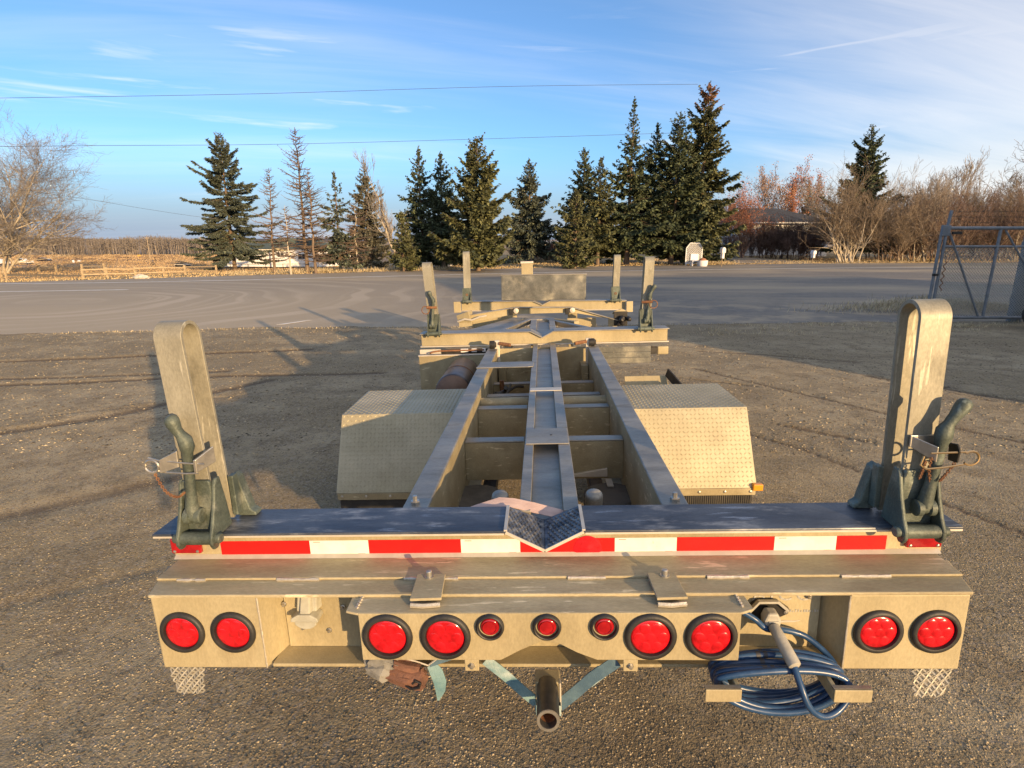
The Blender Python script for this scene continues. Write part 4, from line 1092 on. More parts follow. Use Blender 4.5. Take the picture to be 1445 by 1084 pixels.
# brackets beyond the right fender
g = MB(); g.hexa([(.66, 2.87, .70), (1.00, 2.87, .70), (1.0, 2.88, .70), (.66, 2.88, .70), (.66, 2.95, .80), (.98, 2.95, .80), (.98, 2.96, .80), (.66, 2.96, .80)]); g.build('splash_plate', 'beam_face', T, .002)
MB().beam((.985, 2.93, .83), (1.07, 2.72, .72), .012, .07).build('splash_edge', 'dark_metal', T)
MB().beam((.80, 2.86, .70), (.83, 2.98, .80), .02, .012).build('splash_rib', AL, T)

# bulkhead, air tank, hoses and valves ahead of the axle
bh = MB().box(-1.092, -.42, 3.60, 3.612, .56, .878).build('bulkhead', AL, T, .003)
MB().box(-1.096, -.42, 3.588, 3.625, .879, .889).build('bulkhead_lip', 'pale_edge', bh, .002)
MB().box(-.40, .45, 3.605, 3.617, .50, .93).build('bulkhead', AL, T)
MB().box(-1.092, -.90, 3.66, 3.67, .889, .93).build('bulkhead_ear', 'pale_edge', bh)
MB().box(-.90, -.40, 3.69, 3.70, .80, .92).build('light_box', 'dark_metal', T)
for x, w in ((-.72, .07), (-.62, .05), (-.52, .03)):
    MB().box(x, x + w, 3.675, 3.69, .892, .925).build('paper_tag', 'white_paint', T, .004)
g = MB(); g.tube([(-.99, 3.60, .905), (-.96, 3.63, .912), (-.9, 3.64, .918), (-.5, 3.64, .918)], .008, 8); g.build('air_line', 'rust', T, smooth=True)
g = MB(); g.lathe([(0, -.045), (.07, -.038), (.12, -.018), (.135, .0), (.136, .02), (.136, .66), (.12, .69), (0, .72)], (-.665, 2.76, .755), (0, 1, 0), 32); tk = g.build('air_tank', 'tank_paint', T, smooth=True, ang=40)
g = MB(); g.lathe([(0, -.0465), (.07, -.0395), (.12, -.0195), (.130, -.009)], (-.665, 2.76, .755), (0, 1, 0), 32); g.build('tank_end', 'tank_end', tk, smooth=True)
g = MB(); g.lathe([(.138, .30), (.1385, .315), (.138, .33)], (-.665, 2.76, .755), (0, 1, 0), 32); g.build('tank_band', 'rust', tk, smooth=True)
q = random.Random(21)
for k in range(9):
    a = Vector((-.36 + q.uniform(0, .05), 2.3 + q.uniform(0, .4), .55 + q.uniform(0, .2)))
    p = [a]
    for j in range(4): p.append(p[-1] + Vector((q.uniform(.01, .07), q.uniform(-.06, .1), q.uniform(-.05, .07))))
    g = MB(); g.tube(smooth_path(p), q.uniform(.009, .016), 8); g.build('air_line', 'dusty_rubber' if k % 3 else 'black_rubber', T, smooth=True)
for k, (x, y, z) in enumerate(((-.31, 2.36, .72), (-.25, 2.50, .70), (-.20, 2.62, .66))):
    g = MB(); g.lathe([(0, 0), (.035, 0), (.04, .01), (.04, .05), (.025, .06), (.025, .09), (0, .09)], (x, y, z), (.5, .4, .6), 14); g.build('valve', 'dark_metal', T, smooth=True)
g = MB(); g.tube([(-.36, 2.22, .74), (-.28, 2.28, .765), (-.20, 2.34, .79)], .017, 10); g.build('valve_arm', 'dusty_rubber', T, smooth=True)
g = MB(); g.tube([(-.30, 2.9, .62), (-.30, 2.9, .80)], .018, 8); g.build('standpipe', 'rust', T, smooth=True)
for j in range(3):
    MB().box(.50, .99, 3.60 + j * .004, 3.606 + j * .004, .772 + j * .05, .820 + j * .05).build('guard_board', 'galvanised', T, .002)  # the darker galvanised colour stands in for shade on these boards
MB().box(.99, 1.06, 3.64, 3.70, .84, .90).build('guard_end', 'dark_metal', T)
MB().box(1.06, 1.16, 3.66, 3.70, .83, .905).build('guard_end', AL, T, .01)
MB().box(-.38, .45, 3.2, 3.26, .30, .52).build('sub_frame', 'dark_metal', T)

# second and third bunk
def bunk(x0, x1, y, zl, zr, hb, xc, nw, nd, wid, plate):
    def zt(x): return zl + (zr - zl) * (x - x0) / (x1 - x0)
    def slab(a, b, ya, yb, d0, d1, nm, m_, bev=.002):
        return MB().hexa([(a, ya, zt(a) + d0), (b, ya, zt(b) + d0), (b, yb, zt(b) + d0), (a, yb, zt(a) + d0), (a, ya, zt(a) + d1), (b, ya, zt(b) + d1), (b, yb, zt(b) + d1), (a, yb, zt(a) + d1)]).build(nm, m_, T, bev)
    xa, xb, xl_, xr_ = x0 + .01, x1 - .01, xc - nw, xc + nw
    MB().prism([(xa, zt(xa) - hb), (xb, zt(xb) - hb), (xb, zt(xb) - .0105), (xr_, zt(xr_) - .0105), (xc, zt(xc) - nd - .012), (xl_, zt(xl_) - .0105), (xa, zt(xa) - .0105)], 'y', y + .03, y + .042).build('bunk_web', 'beam_face', T, .002)
    slab(x0, x1, y + .005, y + .20, -hb - .010, -hb - .0005, 'bunk_flange', 'pale_edge')
    slab(x0, xc - nw, y, y + .19, -.010, 0, 'bunk_plate', plate, .003); slab(xc + nw, x1, y, y + .19, -.010, 0, 'bunk_plate', plate, .003)
    for s in (-1, 1):
        z1 = zt(xc + s * nw)
        MB().hexa([(xc, y, z1 - nd - .010), (xc + s * nw, y, z1 - .010), (xc + s * nw, y + .19, z1 - .010), (xc, y + .19, z1 - nd - .010),
                   (xc, y, z1 - nd), (xc + s * nw, y, z1), (xc + s * nw, y + .19, z1), (xc, y + .19, z1 - nd)]).build('notch_plate', BARE, T)
    return zt
z2 = bunk(-1.105, 1.182, 3.75, 1.062, 1.055, .118, .030, .105, .055, .19, 'bare_aluminium')
stake(-.966, 3.752, z2(-.966), -1, -.036, .640, full=False)
stake(.968, 3.752, z2(.968), 1, .030, .632, full=False)
z3 = bunk(-1.03, 1.16, 6.10, 1.142, 1.098, .120, .050, .11, .05, .19, 'bare_aluminium')
stake(-.935, 6.085, z3(-.935), -1, .012, .640, lever=False, full=False)
stake(1.012, 6.085, z3(1.012), 1, .025, .575, lever=False, full=False)
MB().box(-1.115, -1.02, 6.06, 6.075, 1.00, 1.145).build('bunk_end', 'beam_face', T, .004)
MB().box(1.15, 1.235, 6.06, 6.075, .945, 1.085).build('bunk_end', 'beam_face', T, .004)
# reach between the bunks
skbox(MB(), -.125, -.06, 4.02, 4.95, 1.008, 1.020).build('reach_flange', BARE, T, .003)
skbox(MB(), .075, .135, 4.02, 4.95, 1.008, 1.020).build('reach_flange', BARE, T, .003)
skbox(MB(), -.058, .073, 4.02, 4.95, .985, .992).build('reach_floor', BARE, T)
skbox(MB(), -.125, .135, 4.95, 5.04, 1.004, 1.024).build('reach_end', BARE, T, .003)
skbox(MB(), -.11, -.10, 4.02, 4.95, .80, 1.007).build('reach_side', AL, T); skbox(MB(), .11, .12, 4.02, 4.95, .80, 1.007).build('reach_side', AL, T)
g = MB(); g.hexa([(-.80, 4.55, .955), (-.45, 4.30, .955), (-.12, 5.35, .975), (-.30, 5.50, .975), (-.80, 4.55, .965), (-.45, 4.30, .965), (-.12, 5.35, .985), (-.30, 5.50, .985)]); g.build('deck_plate', BARE, T, .002)
MB().beam((-.40, 4.55, .93), (-.16, 5.40, .955), .012, .07).build('brace', 'beam_face', T, .002)
MB().beam((-.42, 4.15, .985), (-.10, 4.95, 1.0), .05, .05).build('brace', BARE, T, .004)
MB().beam((.62, 4.15, .97), (.12, 4.95, .995), .06, .05).build('brace', BARE, T, .004)
MB().beam((.10, 5.55, .93), (.42, 4.85, .97), .06, .06).build('brace', 'beam_face', T, .003)
# chevron cross piece
g = MB(); g.prism([(-.90, .955), (-.86, .945), (-.276, 1.035), (.41, 1.035), (.90, .94), (.95, .925), (.41, 1.095), (-.276, 1.115), (-.88, 1.035)], 'y', 5.40, 5.412); cp = g.build('chevron_plate', 'beam_face', T, .002)
for p, r_ in (((-.88, 5.395, 1.035), (-.276, 5.395, 1.115)), ((-.276, 5.395, 1.116), (.41, 5.395, 1.097)), ((.41, 5.395, 1.096), (.95, 5.395, .927))):
    MB().beam(p, r_, .06, .010).build('chevron_flange', BARE, cp, .002)
for x in (-.265, .405):
    g = MB(); z = 1.078 if x < 0 else 1.066
    g.lathe([(.032, 0), (.034, .03), (.030, .045), (0, .05)], (x, 5.40, z), (0, -1, 0), 16); g.build('pivot_pin', 'pale_edge', T, smooth=True)
    MB().box(x - .085, x - .035, 5.36, 5.40, z - .05, z + .02).build('pin_keeper', 'dark_metal', T, .004)
MB().box(-.84, -.27, 5.70, 5.712, .84, 1.0).build('lower_plate', 'beam_face', T, .003)
MB().box(.36, .72, 5.70, 5.712, .80, .93).build('lower_plate', 'beam_face', T, .003)
MB().box(.86, .97, 5.60, 5.62, .80, .93).build('lower_plate', 'beam_face', T, .003)
g = MB(); g.hexa([(-.97, 5.38, .95), (-.80, 5.36, .93), (-.80, 5.46, .93), (-.97, 5.46, .95), (-.99, 5.38, 1.04), (-.84, 5.33, 1.09), (-.80, 5.46, 1.09), (-.97, 5.46, 1.05)]); tw = g.build('bent_corner', 'beam_face', T, .004)
g = MB(); g.tube([(-.97, 5.34, .97), (-.88, 5.32, 1.0), (-.80, 5.33, .985), (-.70, 5.34, 1.02), (-.62, 5.35, 1.03)], .012, 6); g.build('bent_edge', 'pale_edge', tw, smooth=True)
MB().box(-.96, -.80, 5.36, 5.375, .90, .955).build('corner_plate', 'beam_face', tw, .003)
q = random.Random(4)
for k in range(5):
    x, z = .98 + q.uniform(-.05, .09), .90 + q.uniform(-.02, .07)
    g = MB(); g.lathe([(0, 0), (.02 + .012 * q.random(), 0), (.03, .02), (.02, .05), (0, .055)], (x, 5.36 - .01 * k, z), (q.uniform(-.5, .5), -1, q.uniform(-.4, .4)), 12); g.build('coupler', 'dark_metal', T, smooth=True)
MB().box(.90, 1.06, 5.38, 5.42, .86, 1.03).build('coupler_bracket', 'dark_metal', T, .004)
g = MB(); g.prism([(.88, 1.0), (1.06, .99), (1.06, 1.03), (1.0, 1.06), (.90, 1.03)], 'y', 5.42, 5.44); g.build('coupler_bracket', AL, T)
# headboard plate and capped post
g = MB()
n = 14; q = random.Random(6)
topz = [1.445 - .02 * (k / n) + q.uniform(-.003, .003) for k in range(n + 1)]
pl = [(-.50 + 1.165 * k / n, topz[k]) for k in range(n + 1)]
g.prism([(-.505, 1.105), (.64, 1.07), (.66, 1.10)] + pl[::-1], 'y', 6.48, 6.495); hbd = g.build('headboard', 'galvanised', T, .004)
MB().hexa([(-.505, 6.475, 1.447), (.672, 6.475, 1.425), (.672, 6.52, 1.425), (-.505, 6.52, 1.447), (-.505, 6.475, 1.459), (.672, 6.475, 1.437), (.672, 6.52, 1.437), (-.505, 6.52, 1.459)]).build('headboard_lip', BARE, hbd, .003)
MB().box(-.222, -.062, 6.56, 6.66, .95, 1.595).build('post', 'beam_face', T, .006)
MB().box(-.230, -.054, 6.552, 6.668, 1.5955, 1.625).build('post_cap', 'pale_edge', T, .004)
for x in (-.42, .46):
    MB().box(x - .06, x + .06, 6.2, 6.32, .02, .95).build('landing_leg', AL, T, .005)
    MB().box(x - .13, x + .13, 6.12, 6.40, -.005, .02).build('landing_foot', 'dark_metal', T, .004)
for s in (-1, 1):
    MB().box(.03 + s * .36 - .04, .03 + s * .36 + .04, 3.7, 6.4, .74, .80).build('front_rail', AL, T, .004)
    MB().box(.03 + s * .36 - .03, .03 + s * .36 + .03, 3.4, 3.72, .62, .80).build('front_rail', AL, T, .004)

# ------------------------------------------------------------------ vegetation
UP = Vector((0, 0, 1))
def lancets(P, D, Wv, L, W):
    """leaf-shaped quads: base P, direction D, width vector Wv."""
    m = P + D * (L * .45)[:, None]
    V = np.stack([P, m + Wv * W[:, None], P + D * L[:, None], m - Wv * W[:, None]], 1)
    return V
def norm(a): return a / np.maximum(np.linalg.norm(a, axis=-1, keepdims=True), 1e-6)
def spruce_crown(r, H, R, hb=.08, power=.85, droop=.35, dens=1.0, gap=.0, leader=1.0, tw=1.0, upturn=.25, bare_low=0., whorl=.20, jag=.35):
    """branches spiral up the stem at uneven heights; each carries drooping side sprays made of many small leaf-shaped faces."""
    quads = []; segs = []
    ph = r.rand(6) * 6.28
    def lump(az, z): return 1 + .22 * math.sin(2 * az + z * 1.7 + ph[0]) * math.sin(z * 2.3 + ph[1]) + .17 * math.sin(3 * az - z * 3.1 + ph[2]) + .13 * math.sin(z * 5.2 + ph[3])
    nb = int(H * 5.2 / whorl * .20 * (8.0 / H) ** .35 * 5.0)
    for k in range(nb):
        f = (k + r.rand()) / nb
        h = H * (hb + (1 - hb) * (1 - (1 - f) ** .82) * .985)
        t = (H - h) / (H * (1 - hb))
        az = k * 2.39996 + r.normal() * .45
        if r.rand() < gap * (1 + .8 * math.sin(h * 8 / H * 2.1 + ph[4])): continue
        L = R * min(1.0, t * 1.02 + .012) ** power * lump(az, h * 8 / H) * r.uniform(1 - jag * 1.15, 1 + jag * .45) * 1.26
        L = max(L, .07)
        e = .70 * (1 - t) ** 1.5 - droop * min(1, t * 1.5) + r.normal() * .13
        d = np.array([math.cos(az), math.sin(az), 0.]); side = np.array([-d[1], d[0], 0.])
        n = max(5, int(L / .085 * dens))
        s = np.sort(r.uniform(.14, 1.0, n) ** .85); s[-1] = 1
        sag = .30 * droop
        cz = L * (math.sin(e) * s - sag * s * (1 - s) * 1.6 + upturn * s ** 3 * (.5 + .5 * t))
        P = d[None] * (L * s * math.cos(e))[:, None] + np.array([0, 0, h])[None]; P[:, 2] += cz
        P += r.normal(size=P.shape) * .02
        bend = r.normal() * .10 * L; P += side[None] * (bend * s * s)[:, None]
        segs.append((np.array([0, 0, h]), P[n // 2], .010 + .012 * L / max(R, .1), .009)); segs.append((P[n // 2], P[-1], .009, .004))
        ax = norm(np.array([d[0] * math.cos(e), d[1] * math.cos(e), math.sin(e)]))
        for sg in (-1, 1):
            for rep in range(3):
                ang = r.uniform(.35, 1.25, n) * sg
                D = ax[None] * np.cos(ang)[:, None] + side[None] * np.sin(ang)[:, None]
                D[:, 2] -= r.uniform(.0, .9, n) * (.35 + droop)
                D = norm(D + r.normal(size=D.shape) * .18)
                tl = np.minimum(L * (.26 * (1 - s) + .11) * r.uniform(.55, 1.3, n), .42) * tw
                tl = np.maximum(tl, .075)
                Wv = norm(np.cross(D, np.array([0, 0, 1.])[None] + r.normal(size=D.shape) * .8))
                off = D * (tl * r.uniform(0, .5, n) * (rep > 0))[:, None]
                quads.append(lancets(P + off, D, Wv, tl, .030 + .13 * tl))
        m = n; idx = r.randint(0, n, m)
        D = norm(np.stack([r.normal(size=m) * .4 + d[0] * .25, r.normal(size=m) * .4 + d[1] * .25, -np.ones(m)], -1))
        tl = np.minimum(.08 + .16 * L * r.rand(m), .28) * tw
        quads.append(lancets(P[idx] + r.normal(size=(m, 3)) * .04, D, norm(np.cross(D, r.normal(size=D.shape))), tl, .03 + .14 * tl))
    m = int(14 * leader) + 6
    P = np.stack([r.normal(size=m) * .02, r.normal(size=m) * .02, H * (1 - .07 * r.rand(m))], -1)
    D = norm(np.stack([r.normal(size=m) * .45, r.normal(size=m) * .45, np.ones(m)], -1)); tl = .08 + .14 * r.rand(m)
    quads.append(lancets(P, D, norm(np.cross(D, r.normal(size=D.shape))), tl, .02 + .08 * tl))
    return np.concatenate(quads), segs
def seg_mesh(segs, sides=3):
    A = np.array([s[0] for s in segs], float); B = np.array([s[1] for s in segs], float)
    ra = np.array([s[2] for s in segs]); rb = np.array([s[3] for s in segs])
    D = norm(B - A); U = norm(np.cross(D, np.where(np.abs(D[:, 2:3]) > .9, np.array([[1., 0, 0]]), np.array([[0, 0, 1.]])))); W = np.cross(D, U)
    V = []
    for j in range(sides):
        a = 2 * math.pi * j / sides; V.append(A + (U * math.cos(a) + W * math.sin(a)) * ra[:, None])
    for j in range(sides):
        a = 2 * math.pi * j / sides; V.append(B + (U * math.cos(a) + W * math.sin(a)) * rb[:, None])
    V = np.stack(V, 1).reshape(-1, 3); n = len(segs)
    f = np.array([(j, (j + 1) % sides, sides + (j + 1) % sides, sides + j) for j in range(sides)])
    F = (f[None] + 2 * sides * np.arange(n)[:, None, None]).reshape(-1, 4)
    return V, F
def quad_faces(Q): return Q.reshape(-1, 3), np.arange(Q.shape[0] * 4).reshape(-1, 4)
def trunk_tube(H, r0, r, wob=.05, n=9):
    pts, rs = [], []
    for k in range(n):
        t = k / (n - 1); pts.append((wob * r.normal() * t * (1 - t) * 2, wob * r.normal() * t * (1 - t) * 2, H * t - (.15 if k == 0 else 0))); rs.append(max(r0 * (1 - t) ** .8, .008))
    rs[0] *= 1.25
    return pts, rs
def place(u, v):
    p = spot(u, v); return p
def size_at(u, vt, hw, p):
    H = at(u, vt, p.y).z - p.z; R = (at(u + hw, vt, p.y) - at(u, vt, p.y)).x
    return H, R
def spruce(u, v, vt, hw, label, mat_='needle_dark', seed=1, group='spruces beyond the road', **k):
    p = place(u, v); H, R = size_at(u, vt, hw, p); r = np.random.RandomState(seed)
    e = empty('spruce_tree', label, 'tree', p, group=group)
    top = k.pop('brown_top', 0)
    Q, segs = spruce_crown(r, H, R, **k)
    pts, rs = trunk_tube(H * .985, .030 * H ** .85 * .75, r)
    MB().tube(pts, rs, 8).build('trunk', 'spruce_bark', e, smooth=True)
    if top:
        z = Q[:, 0, 2]; br = (z > H * (1 - top)) & (r.rand(len(z)) < np.clip((z / H - (1 - top)) / top * 2.0, 0, .85))
        cone = Q[br]; Q = Q[~br]
        V, F = quad_faces(cone); fast('cones', V, F, 'cone_brown', e)
    V, F = quad_faces(Q); cr_ = fast('crown', V, F, mat_, e)
    V, F = seg_mesh(segs); tag(fast('branches', V, F, 'spruce_bark', e), kind='stuff')
    return e
def dead_spruce(u, v, vt, hw, label, seed, bark='spruce_bark', dens=1.0, lean=0., twigs=True, hb=.12, droop=.15):
    p = place(u, v); H, R = size_at(u, vt, hw, p); r = np.random.RandomState(seed)
    e = empty('dead_spruce', label, 'tree', p, group='bare dying spruces beyond the road')
    pts, rs = trunk_tube(H, .017 * H ** .9, r, .10)
    pts = [(x + lean * (z / H) ** 2, y, z) for x, y, z in pts]
    MB().tube(pts, rs, 8).build('trunk', bark, e, smooth=True)
    segs = []; h = hb * H
    while h < H * .985:
        t = min(1.0, (H - h) / (H * (1 - hb))); bl = R * (t + .05) ** .6 * 1.15
        for k in range(r.randint(3, 6)):
            if r.rand() > dens: continue
            az = r.rand() * 6.28; L = bl * r.uniform(.35, 1.15); el = .5 * (1 - t) - droop + r.normal() * .12
            d = np.array([math.cos(az), math.sin(az), 0]); q0 = np.array([lean * (h / H) ** 2, 0, h]); rr = .018 + .022 * L / max(R, .1)
            n = 5
            for j in range(n):
                s1 = (j + 1) / n
                q1 = np.array([lean * (h / H) ** 2, 0, h]) + d * L * s1 * math.cos(el); q1[2] += L * (math.sin(el) * s1 + .22 * s1 * s1); q1 += r.normal(size=3) * .02
                segs.append((q0, q1, rr * (1 - .8 * j / n), rr * (1 - .8 * s1)))
                if twigs:
                    for w in range(r.randint(1, 4)):
                        dd = norm(d * .8 + r.normal(size=3) * .55 + np.array([0, 0, -.1])); ll = L * r.uniform(.10, .32) * (1.2 - s1)
                        e1 = q1 + dd * ll; segs.append((q1, e1, .010, .006))
                        if r.rand() < .6: segs.append((q1 + dd * ll * .5, q1 + dd * ll * .5 + norm(dd + r.normal(size=3) * .7) * ll * .5, .008, .005))
                q0 = q1
        h += .17 * r.uniform(.6, 1.4) * (H / 8) ** .5
    V, F = seg_mesh(segs); tag(fast('branches', V, F, 'dead_twig', e), kind='stuff')
    return e
def bare_segs(r, H, R, stems=1, levels=4, kids=(7, 6, 5, 3), rise=.55, r0=None, wob=.16, fork=.25, minr=.006, stem_spread=.25, thick=1.0, sweep=(0, 0)):
    big, small, tips = [], [], []
    r0 = r0 or .016 * H
    def grow(p, d, L, rad, lev):
        n = 6 if lev == 0 else (5 if lev < 3 else 3)
        pts = [p]; q = p.copy(); dd = d.copy()
        for j in range(n):
            dd = norm(dd + r.normal(size=3) * wob + np.array([sweep[0], sweep[1], .06 * rise]) * (.5 if lev < 2 else 1.))
            q = q + dd * L / n; pts.append(q.copy())
        for j in range(n):
            a, b = rad * (1 - .72 * j / n), rad * (1 - .72 * (j + 1) / n)
            (big if a > .022 * thick else small).append((pts[j], pts[j + 1], max(a, minr), max(b, minr)))
        if lev >= levels:
            tips.append(pts[-1]); tips.append(pts[len(pts) // 2]); return
        m = kids[min(lev, len(kids) - 1)]
        for k in range(m):
            s = r.uniform(fork if lev == 0 else .15, 1.0) if k else 1.0
            i = min(int(s * n), n); base = pts[i]
            loc = norm(pts[min(i + 1, n)] - pts[max(i - 1, 0)])
            ran = norm(r.normal(size=3) - loc * .0); perp = norm(ran - loc * ran.dot(loc))
            a = r.uniform(.35, .95); nd = norm(loc * math.cos(a) + perp * math.sin(a) + np.array([0, 0, .22 * rise]))
            grow(base.copy(), nd, L * r.uniform(.42, .72) * (1.12 - .35 * s), max(rad * (1 - .72 * s) * .75, minr), lev + 1)
    for k in range(stems):
        az = r.rand() * 6.28; sp = r.uniform(.15, 1.0) if stems > 1 else .12
        d = norm(np.array([math.cos(az) * sp * R / H * 1.4, math.sin(az) * sp * R / H * 1.4, 1.0]))
        b = np.array([math.cos(az), math.sin(az), 0]) * stem_spread * r.rand() * (1 if stems > 1 else 0)
        b[2] = -.1
        grow(b, d, H * r.uniform(.42, .62) if stems > 1 else H * .55, r0 * (1 if stems == 1 else r.uniform(.4, .8)), 0)
    return big, small, tips
def fit_segs(parts, H, R):
    """scale a set of segments to the wanted height and half width."""
    P = np.array([s[1] for s in parts[0] + parts[1]]); zs = H / np.percentile(P[:, 2], 99.3); xs = R / max(np.percentile(np.abs(P[:, :2]), 91), .1)
    k = np.array([xs, xs, zs])
    f = lambda S: [(a * k, b * k, c, d) for a, b, c, d in S]
    return f(parts[0]), f(parts[1]), [t * k for t in parts[2]]
def bare_tree(u, v, vt, hw, label, seed, twig='grey_twig', bark='pale_bark', name='bare_tree', cat='tree', leaf=None, nleaf=0, group='bare trees and shrubs beyond the road', p=None, leaf_lo=0.0, lsize=.09, **k):
    p = p or place(u, v); H, R = size_at(u, vt, hw, p); r = np.random.RandomState(seed)
    big, small, tips = fit_segs(bare_segs(r, H, R, **k), H, R)
    e = empty(name, label, cat, p, group=group)
    if big: V, F = seg_mesh(big, 6); fast('trunk', V, F, bark, e, smooth=True)
    V, F = seg_mesh(small, 3); fast('crown', V, F, twig, e)
    if leaf:
        tp = np.array(tips); tp = tp[tp[:, 2] > leaf_lo * H]; i = r.randint(0, len(tp), nleaf)
        P = tp[i] + r.normal(size=(nleaf, 3)) * .16; D = norm(r.normal(size=(nleaf, 3))); Wv = norm(np.cross(D, r.normal(size=D.shape)))
        L = lsize * (.6 + .8 * r.rand(nleaf)); V, F = quad_faces(lancets(P, D, Wv, L, L * .35)); fast('leaves', V, F, leaf, e)
    return e

spruce(332, 382.5, 185, 45, 'open drooping spruce in front of the white mobile home, at the end of its row', 'needle_blue', 11, hb=.14, droop=.42, gap=.18, power=.7, upturn=.16, whorl=.23, jag=.55, tw=1.1)
dead_spruce(388, 386, 237, 30, 'thin bare spruce with a bent tip next to the open drooping spruce', 21, dens=.8, lean=.25)
dead_spruce(434, 385, 180, 42, 'tallest bare brown spruce with long sparse branches', 22, dens=1.0)
dead_spruce(411, 388, 290, 16, 'short thin dead spruce with a pale forked stem', 23, 'pale_bark', .55, hb=.25)
dead_spruce(446, 386.5, 236, 28, 'smaller bare spruce close behind the tallest bare one', 24, dens=.95)
spruce(481, 384, 243, 29, 'narrow thin spruce with a hooked tip next to the bare ones', 'needle_blue', 12, hb=.16, gap=.25, droop=.4, whorl=.3, jag=.45)
dead_spruce(506, 384.5, 285, 30, 'dead spruce stem with a white painted foot', 25, 'pale_bark', .8, droop=.38, hb=.16)
spruce(522, 381, 227, 32, 'grey green spruce behind the stem with the white foot', 'needle_grey', 13, hb=.06, droop=.25, gap=.08)
spruce(570, 383.5, 300, 20, 'short young olive spruce on the verge', 'needle_olive', 14, hb=.10, droop=.15)
bare_tree(558, 372, 216, 30, 'pale bare tree showing above the short young spruce', 31, 'grey_twig', 'pale_bark', levels=4, kids=(8, 6, 5, 3), rise=1.2, p=drop_to(558, 56), minr=.012)
spruce(597, 378, 208, 32, 'dark ragged spruce beside the white garage wall', 'needle_dark', 15, hb=.10, droop=.3, jag=.5)
spruce(626, 378, 216, 31, 'slim dark spruce with a bare lower trunk before the white garage', 'needle_dark', 16, hb=.20, droop=.2, jag=.5)
spruce(675, 383, 195, 43, 'broad dense olive spruce reaching down to the grass', 'needle_olive', 17, hb=.06, droop=.05, power=.62, dens=1.25, whorl=.17, upturn=.3)
spruce(746, 370, 225, 33, 'bluish spruce alone behind the steel headboard', 'needle_blue', 18, hb=.15, droop=.4, power=.75, jag=.35)
spruce(820, 373, 210, 33, 'dark spruce of the pair with the sharper top', 'needle_dark', 19, hb=.12, droop=.25, power=.7)
spruce(843, 375, 222, 29, 'olive spruce of the pair with the blunter top', 'needle_olive', 20, hb=.17, droop=.2)
spruce(811, 379.5, 268, 24, 'small olive spruce standing before the dark pair', 'needle_olive', 41, hb=.06, droop=.12, power=.65)
spruce(884, 374, 137, 40, 'tall narrow spruce with a thin spire and sparse top', 'needle_dark', 42, hb=.10, droop=.28, power=1.05, jag=.5, gap=.08)
spruce(917, 372, 172, 34, 'dark spruce half hidden between the narrow spire and the giant', 'needle_dark', 43, hb=.13, droop=.2)
spruce(946, 374, 160, 40, 'dark spruce merging into the flank of the giant spruce', 'needle_dark', 44, hb=.09, droop=.2, power=.6)
spruce(982, 372.6, 116, 40, 'giant dense spruce with a brown cone covered top', 'needle_olive', 45, hb=.07, droop=.3, power=.60, dens=1.25, whorl=.17, jag=.5, brown_top=.16)
spruce(1204, 366, 177, 44, 'dark spruce rising out of the bare shrubs', 'needle_dark', 46, hb=.1, droop=.18, power=.75)
spruce(1131, 358, 256, 15, 'small spruce behind the dark roofed house', 'needle_dark', 47, hb=.1)

bare_tree(4, 386, 186, 104, 'large spreading bare tree by the wooden fence', 51, 'wood_grey', 'pale_bark', levels=4, kids=(11, 8, 6, 5), stems=6, stem_spread=.3, rise=.45, fork=.2, wob=.17, r0=.34, minr=.011)
bare_tree(1046, 365.0, 266, 28, 'copper leaved shrub beside the dark hedge', 52, 'red_twig', 'red_twig', 'leafy_shrub', 'shrub', 'copper_leaf', 9500, stems=9, levels=3, kids=(7, 5, 4), rise=1.1, leaf_lo=.38)
bare_tree(1079, 356, 240, 30, 'tree with a few brown leaves behind the copper shrub', 53, 'red_twig', 'spruce_bark', leaf='tan_leaf', nleaf=4200, stems=3, levels=4, kids=(6, 5, 4, 3), rise=1.1, p=drop_to(1079, 76), lsize=.14, minr=.012)
bare_tree(1109, 356, 236, 27, 'tree thick with brown leaves above the dark roof', 54, 'red_twig', 'spruce_bark', leaf='copper_leaf', nleaf=6500, stems=3, levels=4, kids=(6, 5, 4, 3), rise=1.1, p=drop_to(1109, 78), lsize=.15, minr=.012)
bare_tree(1156, 356, 246, 28, 'pale bare tree between the house and the dark spruce', 55, 'grey_twig', 'pale_bark', levels=4, kids=(8, 6, 5, 3), rise=1.0, p=drop_to(1156, 70), minr=.014)
bare_tree(1200, 371.0, 240, 46, 'wide tan bare shrub with many pale stems at the road edge', 56, 'tan_twig', 'pale_bark', 'bare_shrub', 'shrub', stems=14, levels=3, kids=(9, 7, 5), rise=.7, stem_spread=.7, r0=.12, minr=.007)
rows = [(1256, 370, 262, 42, 'tan_twig', 'bare tan shrub next to the wide pale stemmed shrub'), (1288, 369, 240, 40, 'grey_twig', 'tall grey bare shrub with upright twigs'),
        (1322, 369.5, 262, 44, 'red_twig', 'reddish bare shrub before the grey one'), (1352, 368, 255, 44, 'tan_twig', 'bare tan shrub behind the gate latch post'),
        (1392, 368.5, 268, 46, 'red_twig', 'reddish bare shrub seen through the gate top'), (1436, 368, 262, 46, 'tan_twig', 'bare tan shrub behind the thick gate post')]
for i, (u, v, vt, hw, tw, lb) in enumerate(rows):
    bare_tree(u, v, vt, hw, lb, 60 + i, tw, 'pale_bark' if i % 2 else 'spruce_bark', 'bare_shrub', 'shrub', stems=10, levels=3, kids=(9, 7, 5), rise=.8, stem_spread=.9, r0=.09, minr=.008)
bare_tree(1345, 364, 228, 40, 'pale bare tree fanning out above the shrubs', 70, 'grey_twig', 'pale_bark', levels=4, kids=(8, 6, 5, 4), stems=3, rise=.9, p=drop_to(1345, 58), minr=.012)
